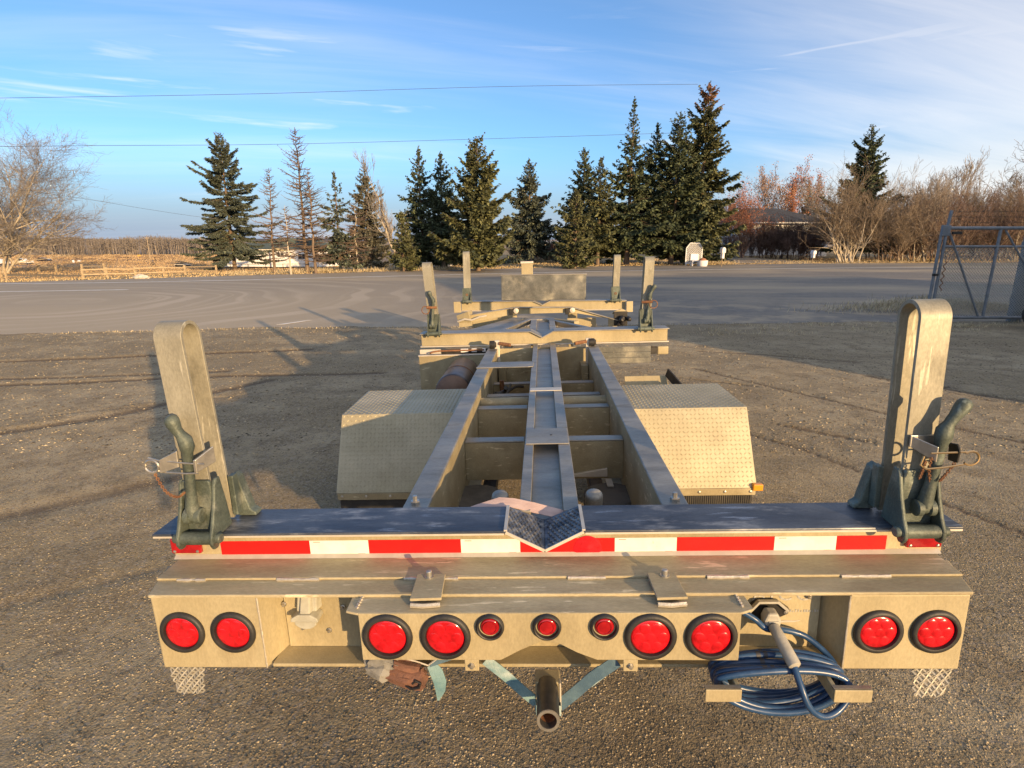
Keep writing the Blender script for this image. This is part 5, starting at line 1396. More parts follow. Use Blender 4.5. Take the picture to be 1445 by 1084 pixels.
bare_tree(1305, 364, 232, 36, 'bare tree with a forked crown behind the grey shrub', 73, 'grey_twig', 'spruce_bark', levels=4, kids=(8, 6, 5, 4), stems=3, rise=.9, p=drop_to(1305, 60), minr=.012)
bare_tree(1425, 364, 203, 50, 'tallest bare tree of the thicket, behind the gate', 71, 'tan_twig', 'pale_bark', levels=4, kids=(9, 7, 5, 4), stems=2, rise=.8, p=drop_to(1425, 60), minr=.012)
spruce(1283, 364, 268, 20, 'stunted green spruce inside the bare thicket', 'needle_grey', 48, hb=.1)
# hedge of dark stems along the driveway
def hedge(name, items, label, cat, twig, seed, kind=None, **k):
    r = np.random.RandomState(seed); segs = []
    p0 = None
    for (u, v, vt, hw) in items:
        p = place(u, v); p0 = p0 or p
        H, R = size_at(u, vt, hw, p); b, s, _ = fit_segs(bare_segs(r, H, R, **k), H, R); o = np.array([p.x - p0.x, p.y - p0.y, p.z - p0.z])
        segs += [(a + o, c + o, d, e_) for a, c, d, e_ in b + s]
    V, F = seg_mesh(segs, 3); e = fast(name, V, F, twig); e.location = p0
    return tag(e, label, cat, kind=kind)
hedge('hedge', [(1064 + i * 12, 363.6 + .35 * i + (.9 if i % 2 else 0), 306 + (i * 7) % 12, 15) for i in range(8)], 'dark brown twiggy hedge along the driveway, before the house', 'hedge', 'red_twig', 80, stems=14, levels=3, kids=(8, 6, 4), rise=.9, stem_spread=.8, r0=.05, minr=.007)
hedge('thicket', [(1235 + i * 17, 366.0 - (i % 3) * .8, 285 + (i * 11) % 22, 22) for i in range(15)], 'mass of bare brown brush along the far side of the road', None, 'red_twig', 81, 'stuff', stems=10, levels=3, kids=(8, 6, 5), rise=.8, stem_spread=1.0, r0=.06, minr=.010)
hedge('undergrowth', [(728 + i * 8, 366.5 + (i % 2), 336 + (i * 5) % 14, 9) for i in range(10)] + [(1030 + i * 9, 362.5, 326 + 4 * (i % 3), 9) for i in range(3)], 'low dark bare brush under the spruces', None, 'red_twig', 82, 'stuff', stems=8, levels=3, kids=(6, 5, 4), rise=.8, r0=.04, minr=.008)
# wood far across the fields
r = np.random.RandomState(90); segs = []
for i in range(640):
    u = r.uniform(-40, 330); far = r.rand()
    Y = 330 + 60 * far if u > 60 else 420 + 80 * far
    p = drop_to(u, Y); vt = 336.5 + 2.2 * r.rand() + (3.5 if u < 100 else 0) + 1.5 * math.sin(u * .05)
    H = at(u, vt, Y).z - p.z; b = np.array(p)
    x = np.array([r.normal() * .4, 0, 0]); tip = b + np.array([x[0], 0, H])
    segs.append((b, tip, .26, .08))
    for k in range(16):
        s = r.uniform(.25, .98); q0 = b + (tip - b) * s; d = norm(r.normal(size=3) * np.array([1, 1, .3]) + np.array([0, 0, 1.0])); L = H * r.uniform(.12, .30)
        segs.append((q0, q0 + d * L, .10, .05)); q1 = q0 + d * L * .5
        segs.append((q1, q1 + norm(d + r.normal(size=3) * .6) * L * .6, .08, .04))
V, F = seg_mesh(segs, 3); tag(fast('treeline', V, F, 'wood_grey'), 'line of bare grey woods across the fields', kind='stuff')
segs = []
for i in range(120):
    u = r.uniform(-20, 300); Y = r.choice([215, 260, 300]) + r.uniform(-12, 12); p = np.array(drop_to(u, Y)); 
    for k in range(7): segs.append((p, p + np.array([r.normal() * .7, r.normal() * .7, r.uniform(.3, 1.1)]), .10, .06))
V, F = seg_mesh(segs, 3); tag(fast('field_brush', V, F, 'red_twig'), 'low reddish brush in the fields', kind='stuff')

# dry grass: verge beyond the road, tufts at the near asphalt edge
def blades(name, P, seed, h0, h1, w, m_, label):
    r = np.random.RandomState(seed); n = len(P)
    D = norm(np.stack([r.normal(size=n) * .45, r.normal(size=n) * .45, np.ones(n)], -1)); L = r.uniform(h0, h1, n); w = np.full(n, w)
    if name == 'field_grass': L *= P[:, 1] / 90; w = w * P[:, 1] / 90
    Wv = norm(np.cross(D, r.normal(size=(n, 3)))); V, F = quad_faces(lancets(P, D, Wv, L, w))
    return tag(fast(name, V, F, m_), label, kind='stuff')
r = np.random.RandomState(100); n_ = 60000
x = r.uniform(-60, 75, n_); yy = np.interp(x, fx, fy) + .15 + 22 * r.rand(n_) ** 1.6
z = terrain(x, yy)
blades('verge_grass', np.stack([x, yy, z], -1), 101, .035, .10, .022, 'dry_grass', 'short dry golden grass on the far verge')
n_ = 3200; c = r.randint(0, 90, n_); cx = r.uniform(-15, -4, 90); cx[60:] = r.uniform(10, 45, 30); cy = np.interp(cx, fx, fy) + .4 + 2.0 * r.rand(90) ** 1.5
x, yy = cx[c] + r.normal(size=n_) * .22, cy[c] + r.normal(size=n_) * .12
blades('verge_weeds', np.stack([x, yy, terrain(x, yy)], -1), 102, .10, .34, .010, 'weed_straw', 'straw coloured weeds along the far road edge')
def yz(x, y): return np.maximum(yard(x, y), -.02)
n_ = 2200; c = (r.rand(n_) ** 2 * 75).astype(int); cx = r.uniform(3.6, 14, 75); cy = np.interp(cx, ex, ey) - .1 - 1.5 * r.rand(75) ** 1.2
x, yy = cx[c] + r.normal(size=n_) * .16, cy[c] + r.normal(size=n_) * .09
blades('dry_tufts', np.stack([x, yy, yz(x, yy)], -1), 103, .02, .10, .005, 'weed_straw', 'dry straw tufts at the near edge of the asphalt')
n_ = 900; x = r.uniform(-9, 5, n_); yy = np.interp(x, ex, ey) - .10 + r.normal(size=n_) * .05
blades('dry_tufts', np.stack([x, yy, yz(x, yy)], -1), 104, .02, .06, .005, 'weed_straw', 'sparse straw bits along the near asphalt edge')
n_ = 6500; x = 10.4 + r.normal(size=n_) * 1.3 + .8; yy = 14.6 + r.normal(size=n_) * .45
blades('straw_heap', np.stack([x, yy, .01 + .25 * r.rand(n_) * np.exp(-((x - 11) / 1.6) ** 2)], -1), 105, .06, .20, .006, 'weed_straw', 'heap of dry straw weeds behind the gate post')

r = np.random.RandomState(110); n_ = 80000
yy = 40 + 300 * r.rand(n_) ** 1.15; x = -yy * r.uniform(.30, 1.05, n_)
fyv = np.interp(x, fx, fy); k_ = (yy > fyv + 14) & (np.sin(x * .05 + yy * .11) + .6 * np.sin(yy * .31 + x * .02) > -.9); x, yy = x[k_], yy[k_]
blades('field_grass', np.stack([x, yy, terrain(x, yy)], -1), 111, .10, .24, .07, 'stubble', 'dry golden stubble over the sloping fields')

# ------------------------------------------------------------------ buildings beyond the road
def window(parent, x0, x1, y, z0, z1, bars=1):
    f = MB()
    for a, b, c, d in ((x0, x1, z0, z0 + .07), (x0, x1, z1 - .07, z1), (x0, x0 + .07, z0 + .07, z1 - .07), (x1 - .07, x1, z0 + .07, z1 - .07)):
        f.box(a, b, y - .04, y, c, d)
    for k in range(bars):
        m = x0 + (x1 - x0) * (k + 1) / (bars + 1); f.box(m - .025, m + .025, y - .035, y, z0 + .07, z1 - .07)
    w = f.build('window', 'white_paint', parent)
    MB().box(x0 + .05, x1 - .05, y - .015, y - .004, z0 + .05, z1 - .05).build('pane', 'window_glass', w)
# white mobile home
p = spot(405, 379); Y = p.y
def X(u): return at(u, 360, Y).x
def Z(v): return at(405, v, Y).z
mh = empty('mobile_home', 'long white mobile home with a dark green roof behind the bare spruces', 'house', (0, 0, 0))
zb = Z(379)
MB().box(X(315), X(503), Y, Y + 5, zb + .35, Z(352)).build('wall', 'white_paint', mh)
MB().box(X(316), X(502), Y + .05, Y + 4.9, zb - .4, zb + .348).build('skirting', 'dark_metal', mh)
g = MB(); g.prism([(Y - .3, Z(351.5)), (Y + 5.3, Z(351.5)), (Y + 2.5, Z(343))], 'x', X(313), X(505)); g.build('roof', 'roof_green', mh)
g = MB(); g.prism([(X(366), Z(352)), (X(452), Z(352)), (X(440), Z(336)), (X(392), Z(336))], 'y', Y + 1.5, Y + 7); g.build('roof', 'roof_green', mh)
pc = MB().box(X(386), X(408), Y - 1.4, Y - .005, zb + .3, Z(354)).build('porch', 'white_paint', mh)
g = MB(); g.prism([(X(384), Z(354)), (X(410), Z(354)), (X(397), Z(350))], 'y', Y - 1.6, Y + .1); g.build('porch_roof', 'beam_face', pc)
for a, b, c, d in ((395, 405, 363, 356.5), (333, 341, 366, 358), (420, 432, 366, 358), (455, 468, 365, 357), (482, 494, 365, 357)):
    window(mh, X(a), X(b), (Y - 1.405) if a == 395 else Y - .004, Z(c), Z(d))
g = MB()
for k in range(24):
    u = 316 + k * 8; x = X(u); g.box(x, x + .03, Y - .012, Y - .001, zb + .36, Z(352.5))
tag(g.build('siding_batten', 'white_paint', mh), kind='stuff')
# dark pipe fence before it
pf = empty('pipe_fence', 'dark pipe rail fence in front of the white mobile home', 'fence')
a, b = spot(300, 382), spot(470, 380.5)
for t in (.45, .95):
    MB().tube([a + Vector((0, 0, t)), b + Vector((0, 0, t))], .035, 6).build('rail', 'dark_metal', pf, smooth=True)
for k in range(8):
    c = a.lerp(b, k / 7); MB().tube([c + Vector((0, 0, -.3)), c + Vector((0, 0, 1.0))], .045, 6).build('post', 'dark_metal', pf, smooth=True)
# white garage with an outside stair
p = spot(615, 376.5); Y = p.y
ga = empty('garage', 'white garage gable between the dark spruces with an outside stair', 'garage')
zb = float(terrain(p.x, Y))
MB().box(X(596), X(634), Y, Y + 6, zb - .2, Z(344)).build('wall', 'white_paint', ga)
g = MB(); g.prism([(X(594), Z(344.2)), (X(636), Z(344.2)), (X(615), Z(334))], 'y', Y - .3, Y + 6.3); g.build('roof', 'roof_slate', ga)
window(ga, X(602), X(611), Y - .004, Z(364), Z(355), 0)
MB().box(X(618), X(628), Y - .03, Y - .004, zb, Z(358)).build('door', 'pale_plastic', ga)
MB().beam((X(636), Y + .5, Z(351)), (X(657), Y + .5, Z(372)), .08, .12).build('stair_stringer', 'dark_metal', ga)
for k in range(6):
    MB().box(X(638 + k * 3.4), X(641 + k * 3.4), Y + .3, Y + 1.2, Z(353.5 + k * 3.3), Z(353.0 + k * 3.3)).build('stair_tread', 'dark_metal', ga)
for u in (640, 648, 656):
    MB().box(X(u), X(u) + .07, Y + 1.3, Y + 1.37, zb - .1, Z(348)).build('stair_post', 'dark_metal', ga)
# brown shed and red implement seen under the bluish spruce
p = spot(790, 362); Y = p.y
sh = empty('board_shed', 'low brown board shed with a pale roof behind the spruces', 'shed')
zb = float(terrain(p.x, Y))
for k in range(20):
    u = 768 + k * 2.3; MB().box(X(u), X(u + 2.15), Y, Y + .06 + .02 * (k % 2), zb - .1, Z(346)).build('plank', 'board_wood', sh)
MB().box(X(768), X(814), Y + .1, Y + 3.5, zb - .1, Z(345.5)).build('wall', 'board_wood', sh)
MB().hexa([(X(766), Y - .4, Z(346)), (X(816), Y - .4, Z(346)), (X(816), Y + 4, Z(341)), (X(766), Y + 4, Z(341)), (X(766), Y - .4, Z(344.8)), (X(816), Y - .4, Z(344.8)), (X(816), Y + 4, Z(339.8)), (X(766), Y + 4, Z(339.8))]).build('roof', 'pale_edge', sh)
p = spot(778, 365); rm = empty('farm_implement', 'small red farm implement parked before the brown board shed', 'implement', p)
MB().box(-.9, .3, -.4, .4, .45, .95).build('hopper', 'red_paint', rm, .05)
MB().box(-.5, .1, -.3, .3, .95, 1.35).build('hopper_top', 'red_paint', rm, .08)
MB().beam((.3, 0, .5), (1.5, 0, .4), .1, .1).build('drawbar', 'red_paint', rm)
for x in (-.7, .1):
    g = MB(); g.lathe([(.2, -.08), (.36, -.08), (.38, 0), (.36, .08), (.2, .08)], (x, -.5, .38), (0, 1, 0), 20); g.build('wheel', 'black_rubber', rm, smooth=True)
# house with dark hip roof
Y = 64.0; p = drop_to(1110, Y)
zb = float(terrain(p.x, Y))
hs = empty('house', 'white bungalow with a dark hip roof behind the brown hedge', 'house')
MB().box(X(1040), X(1166), Y, Y + 9, zb - .2, Z(314)).build('wall', 'white_paint', hs)
e0, e1 = X(1034), X(1173)
g = MB(); z0, z1 = Z(314.2), Z(291)
g.hexa([(e0, Y - .7, z0), (e1, Y - .7, z0), (e1, Y + 9.7, z0), (e0, Y + 9.7, z0), (X(1068), Y + 4, z1), (X(1110), Y + 4, z1), (X(1110), Y + 5, z1), (X(1068), Y + 5, z1)])
g.build('roof', 'roof_slate', hs)
MB().box(e0 - .02, e1 + .02, Y - .74, Y - .705, z0 - .10, z0 + .03).build('fascia', 'white_paint', hs)
MB().box(e0, e1, Y - .70, Y - .004, z0 - .06, z0 - .03).build('soffit', 'white_paint', hs)
window(hs, X(1119), X(1128), Y - .004, Z(333), Z(317.5)); window(hs, X(1082), X(1096), Y - .004, Z(332), Z(318)); window(hs, X(1150), X(1156), Y - .004, Z(338), Z(322), 0)
MB().tube([(X(1160), Y - .1, z0 - .06), (X(1158), Y - .1, zb)], .05, 8).build('downspout', 'white_paint', hs, smooth=True)
MB().box(X(1045), X(1052), Y + 4.2, Y + 4.9, z1 - .7, z1 + .5).build('chimney', 'rust_clay', hs)
p = spot(1014, 362); Y = 70.0; zb = float(terrain(at(1014, 360, Y).x, Y))
ws = empty('white_shed', 'white shed partly hidden between the giant spruce and the copper shrub', 'shed')
MB().box(X(990), X(1026), Y, Y + 5, zb - .2, Z(325)).build('wall', 'white_paint', ws)
g = MB(); g.prism([(Y - .3, Z(325)), (Y + 5.3, Z(325)), (Y + 2.5, Z(314))], 'x', X(988), X(1028)); g.build('roof', 'roof_slate', ws)
window(ws, X(1016), X(1021), Y - .004, Z(331), Z(322) - .3, 0)

# ------------------------------------------------------------------ things along the far verge
p = spot(978, 375.6); tr = empty('garden_trellis', 'white lattice garden trellis with clipped corners under the giant spruce', 'trellis', p)
s_ = p.y / F_PX
hw, Ht, zb = 11 * s_, 31 * s_, .18
oct_ = [(-hw, zb), (hw, zb), (hw, Ht * .78), (hw * .55, Ht), (-hw * .55, Ht), (-hw, Ht * .78)]
for i in range(6):
    a, b = oct_[i], oct_[(i + 1) % 6]; MB().beam((a[0], 0, a[1]), (b[0], 0, b[1]), .05, .06, (0, 1, 0)).build('frame_bar', 'white_paint', tr)
def inside(x, z): 
    return abs(x) <= hw and zb <= z <= Ht and abs(x) <= hw - max(0, z - Ht * .78) / (Ht * .22) * hw * .45
for sg, yy in ((1, -.012), (-1, .012)):
    for k in range(-16, 30):
        c = k * .125; P = [(x, sg * x + c) for x in np.linspace(-hw, hw, 60) if inside(x, sg * x + c)]
        if len(P) > 2: MB().beam((P[0][0], yy, P[0][1]), (P[-1][0], yy, P[-1][1]), .018, .062, (0, 1, 0)).build('lattice_slat', 'white_paint', tr)
for x in (-hw + .05, hw - .05): MB().box(x - .03, x + .03, .03, .09, -.2, zb + .3).build('post', 'white_paint', tr)
p = spot(980.5, 375.9); bn = empty('garden_bench', 'small white garden bench in front of the lattice trellis', 'bench', p)
MB().box(-.28, .28, -.25, .2, .34, .40).build('seat', 'white_paint', bn, .01); MB().box(-.28, .28, .2, .25, .4, .85).build('backrest', 'white_paint', bn, .01)
for x in (-.24, .24):
    for y in (-.2, .18): MB().box(x - .04, x + .04, y - .04, y + .04, 0, .339).build('leg', 'white_paint', bn)
p = spot(991, 376.4); pt = empty('half_barrel_planter', 'white round planter with brown soil heaped up beside the trellis', 'planter', p)
g = MB(); g.lathe([(0, 0), (.29, 0), (.34, .2), (.36, .42), (.33, .42), (.32, .36), (0, .36)], (0, 0, 0), (0, 0, 1), 20); g.build('tub', 'white_paint', pt, smooth=True)
g = MB(); g.lathe([(.32, .365), (.26, .46), (.14, .56), (0, .60)], (0, 0, 0), (0, 0, 1), 14); g.build('soil', 'terracotta', pt, smooth=True)
p = spot(991.5, 375.2) + Vector((0, .35, 0)); bx = empty('small_white_sign', 'small white box on a thin post behind the round planter', 'box', p)
MB().box(-.20, .20, -.06, .06, .80, 1.02).build('panel', 'white_paint', bx, .01); MB().tube([(0, 0, -.1), (0, 0, .80)], .02, 6).build('post', 'dark_metal', bx)
for u, v, lb in ((1018, 376.6, 'white mailbox on a post at the driveway mouth near the trellis'), (1146, 371.8, 'white mailbox on a short post by the pale stemmed shrub')):
    p = spot(u, v); mb_ = empty('mailbox', lb, 'mailbox', p, group='mailboxes on the far verge')
    k = 1.25 if u < 1100 else .95
    MB().tube([(0, 0, -.2), (0, 0, .75 * k)], .035, 8).build('post', 'board_wood', mb_)
    g = MB(); g.prism([(-.12, .75 * k), (.12, .75 * k), (.12, .95 * k), (.085, 1.02 * k), (0, 1.05 * k), (-.085, 1.02 * k), (-.12, .95 * k)], 'y', -.25, .25); g.build('box', 'white_paint', mb_, .008)
    MB().box(-.07, .07, -.2, .2, .45 * k, .749 * k).build('paper_tube', 'white_paint', mb_, .01)

# wooden rail fence in the fields
def rail_fence(pts, h, rails, label, m_='rail_wood'):
    f = empty('wooden_fence', label, 'fence', group='wooden fences by the fields')
    k_ = pts[-1].y / F_PX; h *= k_; rails = [t * k_ for t in rails]; w_ = 1.0 * k_
    for q_ in pts: MB().box(q_.x - w_, q_.x + w_, q_.y - w_, q_.y + w_, q_.z - .3, q_.z + h).build('post', m_, f)
    for a, b in zip(pts, pts[1:]):
        for t in rails:
            MB().beam((a.x, a.y - w_ - .02, a.z + t), (b.x, b.y - w_ - .02, b.z + t * (1.0 if rnd.random() > .15 else .9)), .03, 1.3 * k_).build('rail', m_, f)
    return f
rail_fence([spot(u, v) for u, v in ((118, 393.5), (152, 392), (192, 390.6), (232, 389.4), (262, 388.2), (306, 386.6))], 12, (4.5, 10), 'low two rail wooden fence along the golden verge')
rail_fence([spot(u, v) for u, v in ((118, 390.5), (149, 388.5))], 16, (4, 8.5, 13), 'short three rail panel of the split rail fence')
rail_fence([spot(u, v) for u, v in ((55, 384), (80, 384.2), (86, 383.2))], 11, (5, 8.5), 'broken weathered rail fence piece near the spreading tree')
rail_fence([spot(u, v) for u, v in ((-20, 397.5), (4, 396.5), (10, 396.8))], 19, (5, 10.5, 16), 'stout wooden fence end under the spreading bare tree')

def vehicle(u, v, L, H, paint, label, kind='pickup', rz=0.0):
    p = spot(u, v); e = empty('parked_' + kind, label, 'truck' if kind == 'pickup' else 'car', p, rz)
    if kind == 'pickup': prof = [(-.5, .28), (.5, .28), (.5, .55), (.42, .60), (.22, .62), (.12, .95), (-.10, .98), (-.14, .62), (-.5, .60)]
    else: prof = [(-.5, .28), (.5, .28), (.5, .52), (.40, .60), (.22, .66), (.06, .95), (-.28, .97), (-.42, .68), (-.5, .62)]
    g = MB(); g.prism([(x * L, z * H) for x, z in prof], 'y', -.85, .85); b = g.build('body', paint, e, .06)
    g = MB(); g.prism([(x * L, z * H) for x, z in (((.10, .64), (.17, .64), (.105, .92), (-.085, .93), (-.11, .64)) if kind == 'pickup' else ((-.33, .68), (.16, .68), (.05, .92), (-.26, .93)))], 'y', -.865, .865); g.build('window', 'window_glass', e)
    for x in (-.32, .32):
        for y in (-.8, .8):
            g = MB(); g.lathe([(.14, -.1), (.30, -.11), (.34, -.08), (.34, .08), (.30, .11), (.14, .1)], (x * L, y, .34), (0, 1, 0), 20); w = g.build('wheel', 'black_rubber', e, smooth=True)
            g = MB(); g.lathe([(0, -.09), (.15, -.10), (.2, -.06)], (x * L, y, .34), (0, 1, 0), 14); g.build('rim', 'zinc', w, smooth=True)
    for y in (-.6, .6): MB().box(L * .5 - .01, L * .5 + .03, y - .15, y + .15, H * .44, H * .52).build('headlight', 'pale_plastic', e)
    return e
vehicle(33, 373.5, 5.6, 1.9, 'car_paint_white', 'white pickup truck parked in the field past the spreading tree')
vehicle(-1, 374.5, 5.6, 1.9, 'car_paint_white', 'white pickup truck cut by the picture edge beside the tree trunk')
vehicle(63, 369.5, 4.6, 1.5, 'car_paint_dark', 'dark car parked in the field near the white pickup', 'car')
for u, v, lb in ((104, 371.5, 'pale upright barrel in the field, nearer the dark car'), (112, 370, 'pale lying barrel in the field, farther from the dark car')):
    p = spot(u, v); s = p.y / F_PX * 3.2; g = MB()
    g.lathe([(0, 0), (.26, 0), (.30, .2), (.31, .45), (.30, .7), (.26, .9), (0, .9)], (0, 0, 0) if u < 108 else (-.45, 0, .31), (0, 0, 1) if u < 108 else (1, 0, 0), 16)
    o = g.build('barrel', 'white_paint', None, smooth=True); o.location = p; o.scale = (1.1,) * 3; tag(o, lb, 'barrel', 'pale barrels in the field')
p = spot(197, 363); o = MB().box(-.7, .7, -.5, .5, -.1, 1.2).build('bin', 'yellow_paint', None, .12); o.location = p; tag(o, 'small orange yellow bin far out in the field', 'bin')
p = spot(199, 394.2); g = MB(); g.lathe([(.05, -.1), (.24, 0), (.28, .08), (.2, .17), (.08, .22), (0, .23)], (0, 0, 0), (0, 0, 1), 9)
qq = random.Random(2); g.v = [(x * 1.4 + qq.uniform(-.04, .04), y + qq.uniform(-.04, .04), z + qq.uniform(-.02, .02)) for x, y, z in g.v]
o = g.build('verge_rock', 'white_rock', None); o.location = p; tag(o, 'white rock at the road edge before the golden verge', 'rock')
def wagon_wheel(u, v, label, group='wagon wheels on the lawn'):
    p = spot(u, v); e = empty('wagon_wheel', label, 'wheel', p, .3, group); R = 2.9 * p.y / F_PX
    g = MB(); g.tube([(R * math.cos(a), 0, R + R * math.sin(a)) for a in [k * math.pi / 12 for k in range(24)]], R * .10, 6, closed=True); g.build('rim', 'dark_metal', e, smooth=True)
    g = MB(); g.lathe([(R * .16, -R * .15), (R * .16, R * .15)], (0, 0, R), (0, 1, 0), 10); g.build('hub', 'dark_metal', e)
    for k in range(8):
        a = k * math.pi / 4; MB().beam((0, 0, R), (R * math.cos(a), 0, R + R * math.sin(a)), R * .08, R * .08, (0, 1, 0)).build('spoke', 'dark_metal', e)
wagon_wheel(216.5, 376.5, 'wagon wheel standing alone on the lawn near the leaning pole')
wagon_wheel(285.5, 373.5, 'wagon wheel standing on the lawn beside the open drooping spruce')
p = spot(258, 376.5); ct = empty('flat_cart', 'dark flat deck hay cart standing on the lawn between the wagon wheels', 'cart', p); s = p.y / F_PX
MB().box(-9 * s, 9 * s, -.7, .7, 2.6 * s, 3.6 * s).build('deck', 'pale_edge', ct); MB().box(-8.5 * s, 9 * s, -.6, .6, .8 * s, 2.5 * s).build('under_frame', 'dark_metal', ct)
for x in (-6 * s, 6 * s):
    g = MB(); g.tube([(x + 1.4 * s * math.cos(a), -.75, 1.4 * s + 1.4 * s * math.sin(a)) for a in [k * math.pi / 8 for k in range(16)]], .25 * s, 6, closed=True); g.build('wheel', 'dark_metal', ct, smooth=True)
for k in range(4):
    MB().box(-8 * s + k * 2.6 * s, -6.6 * s + k * 2.6 * s, -.4, .4, 3.61 * s, (5.2 - .4 * (k % 2)) * s).build('bundle', 'dark_metal', ct, .1)

# utility poles and wires
def pole(u, vb, ut, vt, label, r_=.13):
    p = spot(u, vb); t = at(ut, vt, p.y); e = empty('utility_pole', label, 'pole', p, group='utility poles across the field')
    MB().tube([(0, 0, -.5), tuple(t - p)], [r_, r_ * .75], 10).build('shaft', 'pole_wood', e, smooth=True)
    MB().beam(tuple(t - p + Vector((-.7, 0, -.5))), tuple(t - p + Vector((.7, 0, -.5))), .1, .12).build('crossarm', 'pole_wood', e)
    for x in (-.6, .6): MB().tube([tuple(t - p + Vector((x, 0, -.44))), tuple(t - p + Vector((x, 0, -.25)))], .04, 6).build('insulator', 'white_paint', e)
pole(212, 366.3, 207, 334.5, 'leaning wooden utility pole in open field')
pole(288, 366, 282.5, 334, 'wooden utility pole close beside the open drooping spruce')
def wire(pix, Y0, Y1, label, rad=.011):
    n = len(pix); P = [at(u, v, Y0 + (Y1 - Y0) * i / (n - 1)) for i, (u, v) in enumerate(pix)]
    o = MB().tube(smooth_path(P, 8), rad, 5).build('power_line', 'cable', None, smooth=True); tag(o, label, 'cable', 'power lines across the sky')
wire([(-500, 146), (0, 138.5), (360, 132.5), (720, 122), (985, 119)], 26, 44, 'upper power line crossing the sky above the spruces')
wire([(-500, 212), (90, 206), (400, 203.5), (720, 195), (1004, 186)], 27, 44, 'lower power line crossing before the spruce tops')
wire([(-200, 238), (100, 278), (200, 294), (288, 307), (420, 322)], 44, 60, 'sagging power line running down toward the leaning field pole')

# ------------------------------------------------------------------ gate at the near yard edge
GY = 12.45
def gx(u, v): return at(u, v, GY)
gt = empty('chain_link_gate', 'galvanised chain link gate with barbed wire at the edge of the asphalt', 'gate')
zt, z2g, zb = gx(1390, 322).z, gx(1390, 348).z, .13
xl = gx(1336, 325).x; xr = 14.2
MB().tube([(xl, GY, zt), (xr, GY, zt)], .036, 10).build('top_rail', 'gate_steel', gt, smooth=True)
MB().tube([(xl, GY, z2g), (xr, GY, z2g)], .026, 10).build('middle_rail', 'gate_steel', gt, smooth=True)
MB().tube([(xl, GY, zb), (xr, GY, zb)], .036, 10).build('bottom_rail', 'gate_steel', gt, smooth=True)
for dx in (0, -.10):
    MB().tube([(xl + dx, GY, zb - .02 if dx == 0 else -.1), (xl + dx, GY, zt + .01 + dx)], .030, 10).build('upright', 'gate_steel', gt, smooth=True)
MB().tube([(xl, GY, zt), (xl + .03, GY, zt + .36)], .03, 8).build('barb_arm', 'gate_steel', gt, smooth=True)
MB().box(xl - .12, xl + .05, GY - .05, GY + .02, zt - .16, zt + .06).build('latch_plate', 'gate_steel', gt, .008)
MB().box(xl + .10, xl + .30, GY - .06, GY - .02, zt - .13, zt - .07).build('latch_bolt', 'dark_metal', gt, .006)
x1 = gx(1412, 326).x
MB().tube([(x1, GY, zt), (x1, GY, zb)], .030, 10).build('upright', 'gate_steel', gt, smooth=True)
MB().tube([(xl + .04, GY - .01, zt - .05), (x1 - .12, GY - .01, zb + .03)], .022, 8).build('brace', 'gate_steel', gt, smooth=True)
MB().tube([(x1 + .10, GY - .01, zt - .05), (x1 + 1.1, GY - .01, zb + .6)], .020, 8).build('brace', 'gate_steel', gt, smooth=True)
g = MB(); cell = .062; W_ = xr - xl; ztop = z2g - .02
n = int(W_ / cell)
for i in range(-int((ztop - zb) / cell) - 1, n):
    for sg in (1, -1):
        x0 = xl + i * cell if sg > 0 else xl + (i + (ztop - zb) / cell) * cell
        a, b = Vector((x0, 0, zb)), Vector((x0 + sg * (ztop - zb), 0, ztop))
        def clip(a, b):
            d = b - a; t0, t1 = 0., 1.
            for lo, hi in ((xl, xr),):
                ta, tb = (lo - a.x) / d.x, (hi - a.x) / d.x; t0, t1 = max(t0, min(ta, tb)), min(t1, max(ta, tb))
            return (a + d * t0, a + d * t1) if t1 > t0 + .02 else None
        c = clip(a, b)
        if c: g.tube([(c[0].x, GY + .03 + .004 * sg, c[0].z), (c[1].x, GY + .03 + .004 * sg, c[1].z)], .0055, 4, cap=False)
tag(g.build('chain_link', 'mesh_wire', gt), kind='stuff')
for k in range(3):
    z = zt + .12 + .11 * k; pts = [(xl + .02 + (xr - xl) * j / 20, GY, z + .012 * math.sin(j * 1.7 + k)) for j in range(21)]
    w = MB().tube(pts, .003, 5).build('barbed_wire', 'dark_metal', gt)
    g = MB()
    for j in range(1, 38):
        x = xl + .1 + j * .12; g.beam((x - .02, GY, z - .02), (x + .02, GY, z + .02), .003, .003, (0, 1, 0)); g.beam((x - .02, GY, z + .02), (x + .02, GY, z - .02), .003, .003, (0, 1, 0))
    tag(g.build('barb', 'dark_metal', w), kind='stuff')
pts = []
for k in range(22): pts.append((xl + .06 + .03 * math.sin(k * 1.3), GY - .05, z2g - .30 - k * .03))
g = MB()
for k, (a, b) in enumerate(zip(pts, pts[1:])):
    a, b = Vector(a), Vector(b); m = (a + b) / 2; v = (b - a).normalized(); u = Vector((0, 1, 0)) if k % 2 else Vector((1, 0, 0))
    g.tube([m + v * .024 * math.cos(t) + u * .012 * math.sin(t) for t in [j * math.pi / 4 for j in range(8)]], .005, 5, closed=True)
g.build('chain', 'rust', gt)
MB().box(xl - .16, xl - .04, GY - .06, GY - .02, z2g - .62, z2g - .57).build('latch_handle', 'dark_metal', gt, .006)
p = at(1423, 448, 12.9)
gp_ = empty('gate_post', 'thick steel pipe gate post behind the gate', 'post', (p.x, 12.75, 0))
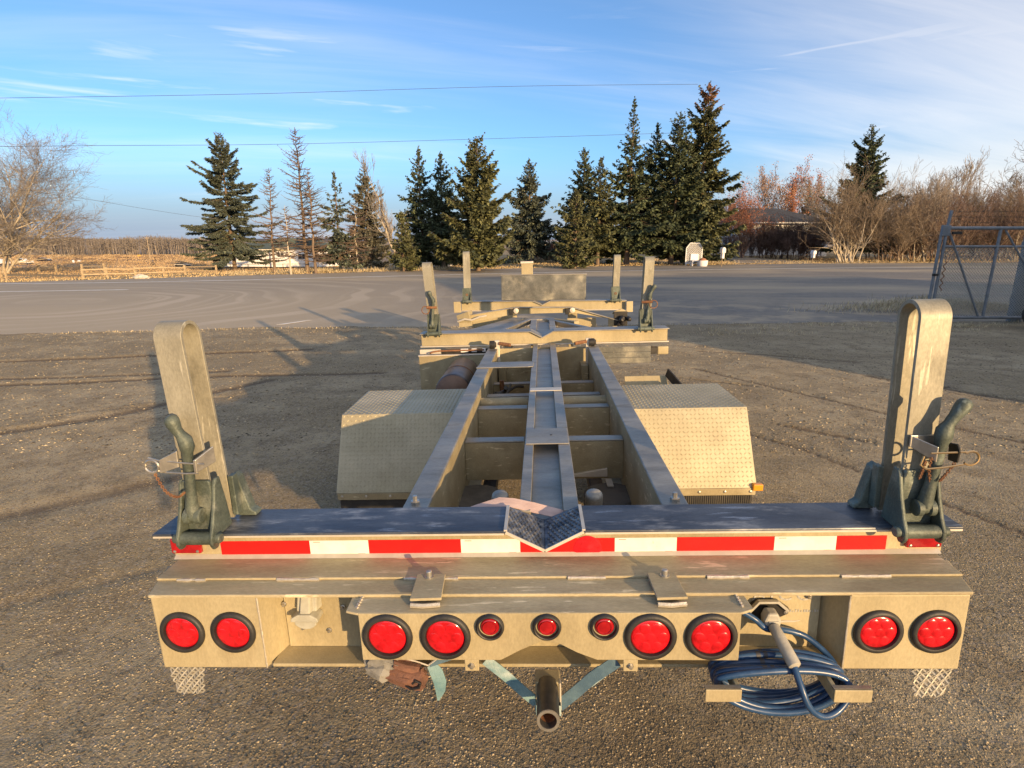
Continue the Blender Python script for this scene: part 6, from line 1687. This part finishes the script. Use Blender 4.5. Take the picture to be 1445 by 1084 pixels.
MB().tube([(0, 0, -.3), (.0, 0, 2.75)], .135, 20).build('pipe', 'gate_steel', gp_, smooth=True)
for z in (.5, 1.7):
    g = MB(); g.lathe([(.142, -.05), (.15, -.045), (.15, .045), (.142, .05)], (0, 0, z), (0, 0, 1), 20); g.build('hinge_band', 'gate_steel', gp_, smooth=True)
    MB().box(.14, .22, -.16, -.05, z - .04, z + .04).build('hinge', 'gate_steel', gp_, .01)
p = at(1463, 470, 11.6); rw = empty('steel_wheel', 'dark red steel wheel at the picture edge near the gate post', 'wheel', (p.x, 11.6, .0))
g = MB(); g.lathe([(.16, -.09), (.26, -.10), (.29, -.07), (.29, .07), (.26, .10), (.16, .09)], (0, 0, .30), (.5, 1, 0), 28); g.build('tyre', 'black_rubber', rw, smooth=True)
g = MB(); g.lathe([(.27, -.095), (.2, -.11), (.16, -.05), (.05, -.04), (0, -.04)], (0, 0, .30), (.5, 1, 0), 24); g.build('rim', 'red_paint', rw, smooth=True)

# unseen shop building, added on the sun's side to shade the yard's right
sb = empty('added_shade_building', 'unseen pale metal clad building added to cast shade over the right of the yard', 'building', (13.2, -5.2, 0), 0)
W_, L_, Hw, Hr = 17.0, 13.6, 4.1, 5.4
MB().box(.0, W_, 0, L_, -.3, Hw).build('wall', 'white_paint', sb)
g = MB(); g.prism([(-.4, Hw + .01), (L_ + .4, Hw + .01), (L_ / 2, Hr)], 'x', -.3, W_ + .3); g.build('roof', 'roof_green', sb)
for k in range(3):
    d_ = MB().box(-.06, -.004, 1.2 + k * 4.2, 4.4 + k * 4.2, 0, 3.5).build('overhead_door', 'pale_plastic', sb)
    for j in range(4): MB().box(-.075, -.061, 1.25 + k * 4.2, 4.35 + k * 4.2, .08 + j * .86, .82 + j * .86).build('door_panel', 'pale_plastic', d_, .01)
for k in range(3):
    w = MB().box(3 + k * 4.5, 4.6 + k * 4.5, L_ + .004, L_ + .06, 1.2, 2.4).build('window', 'white_paint', sb); MB().box(3.1 + k * 4.5, 4.5 + k * 4.5, L_ + .061, L_ + .07, 1.3, 2.3).build('pane', 'window_glass', w)
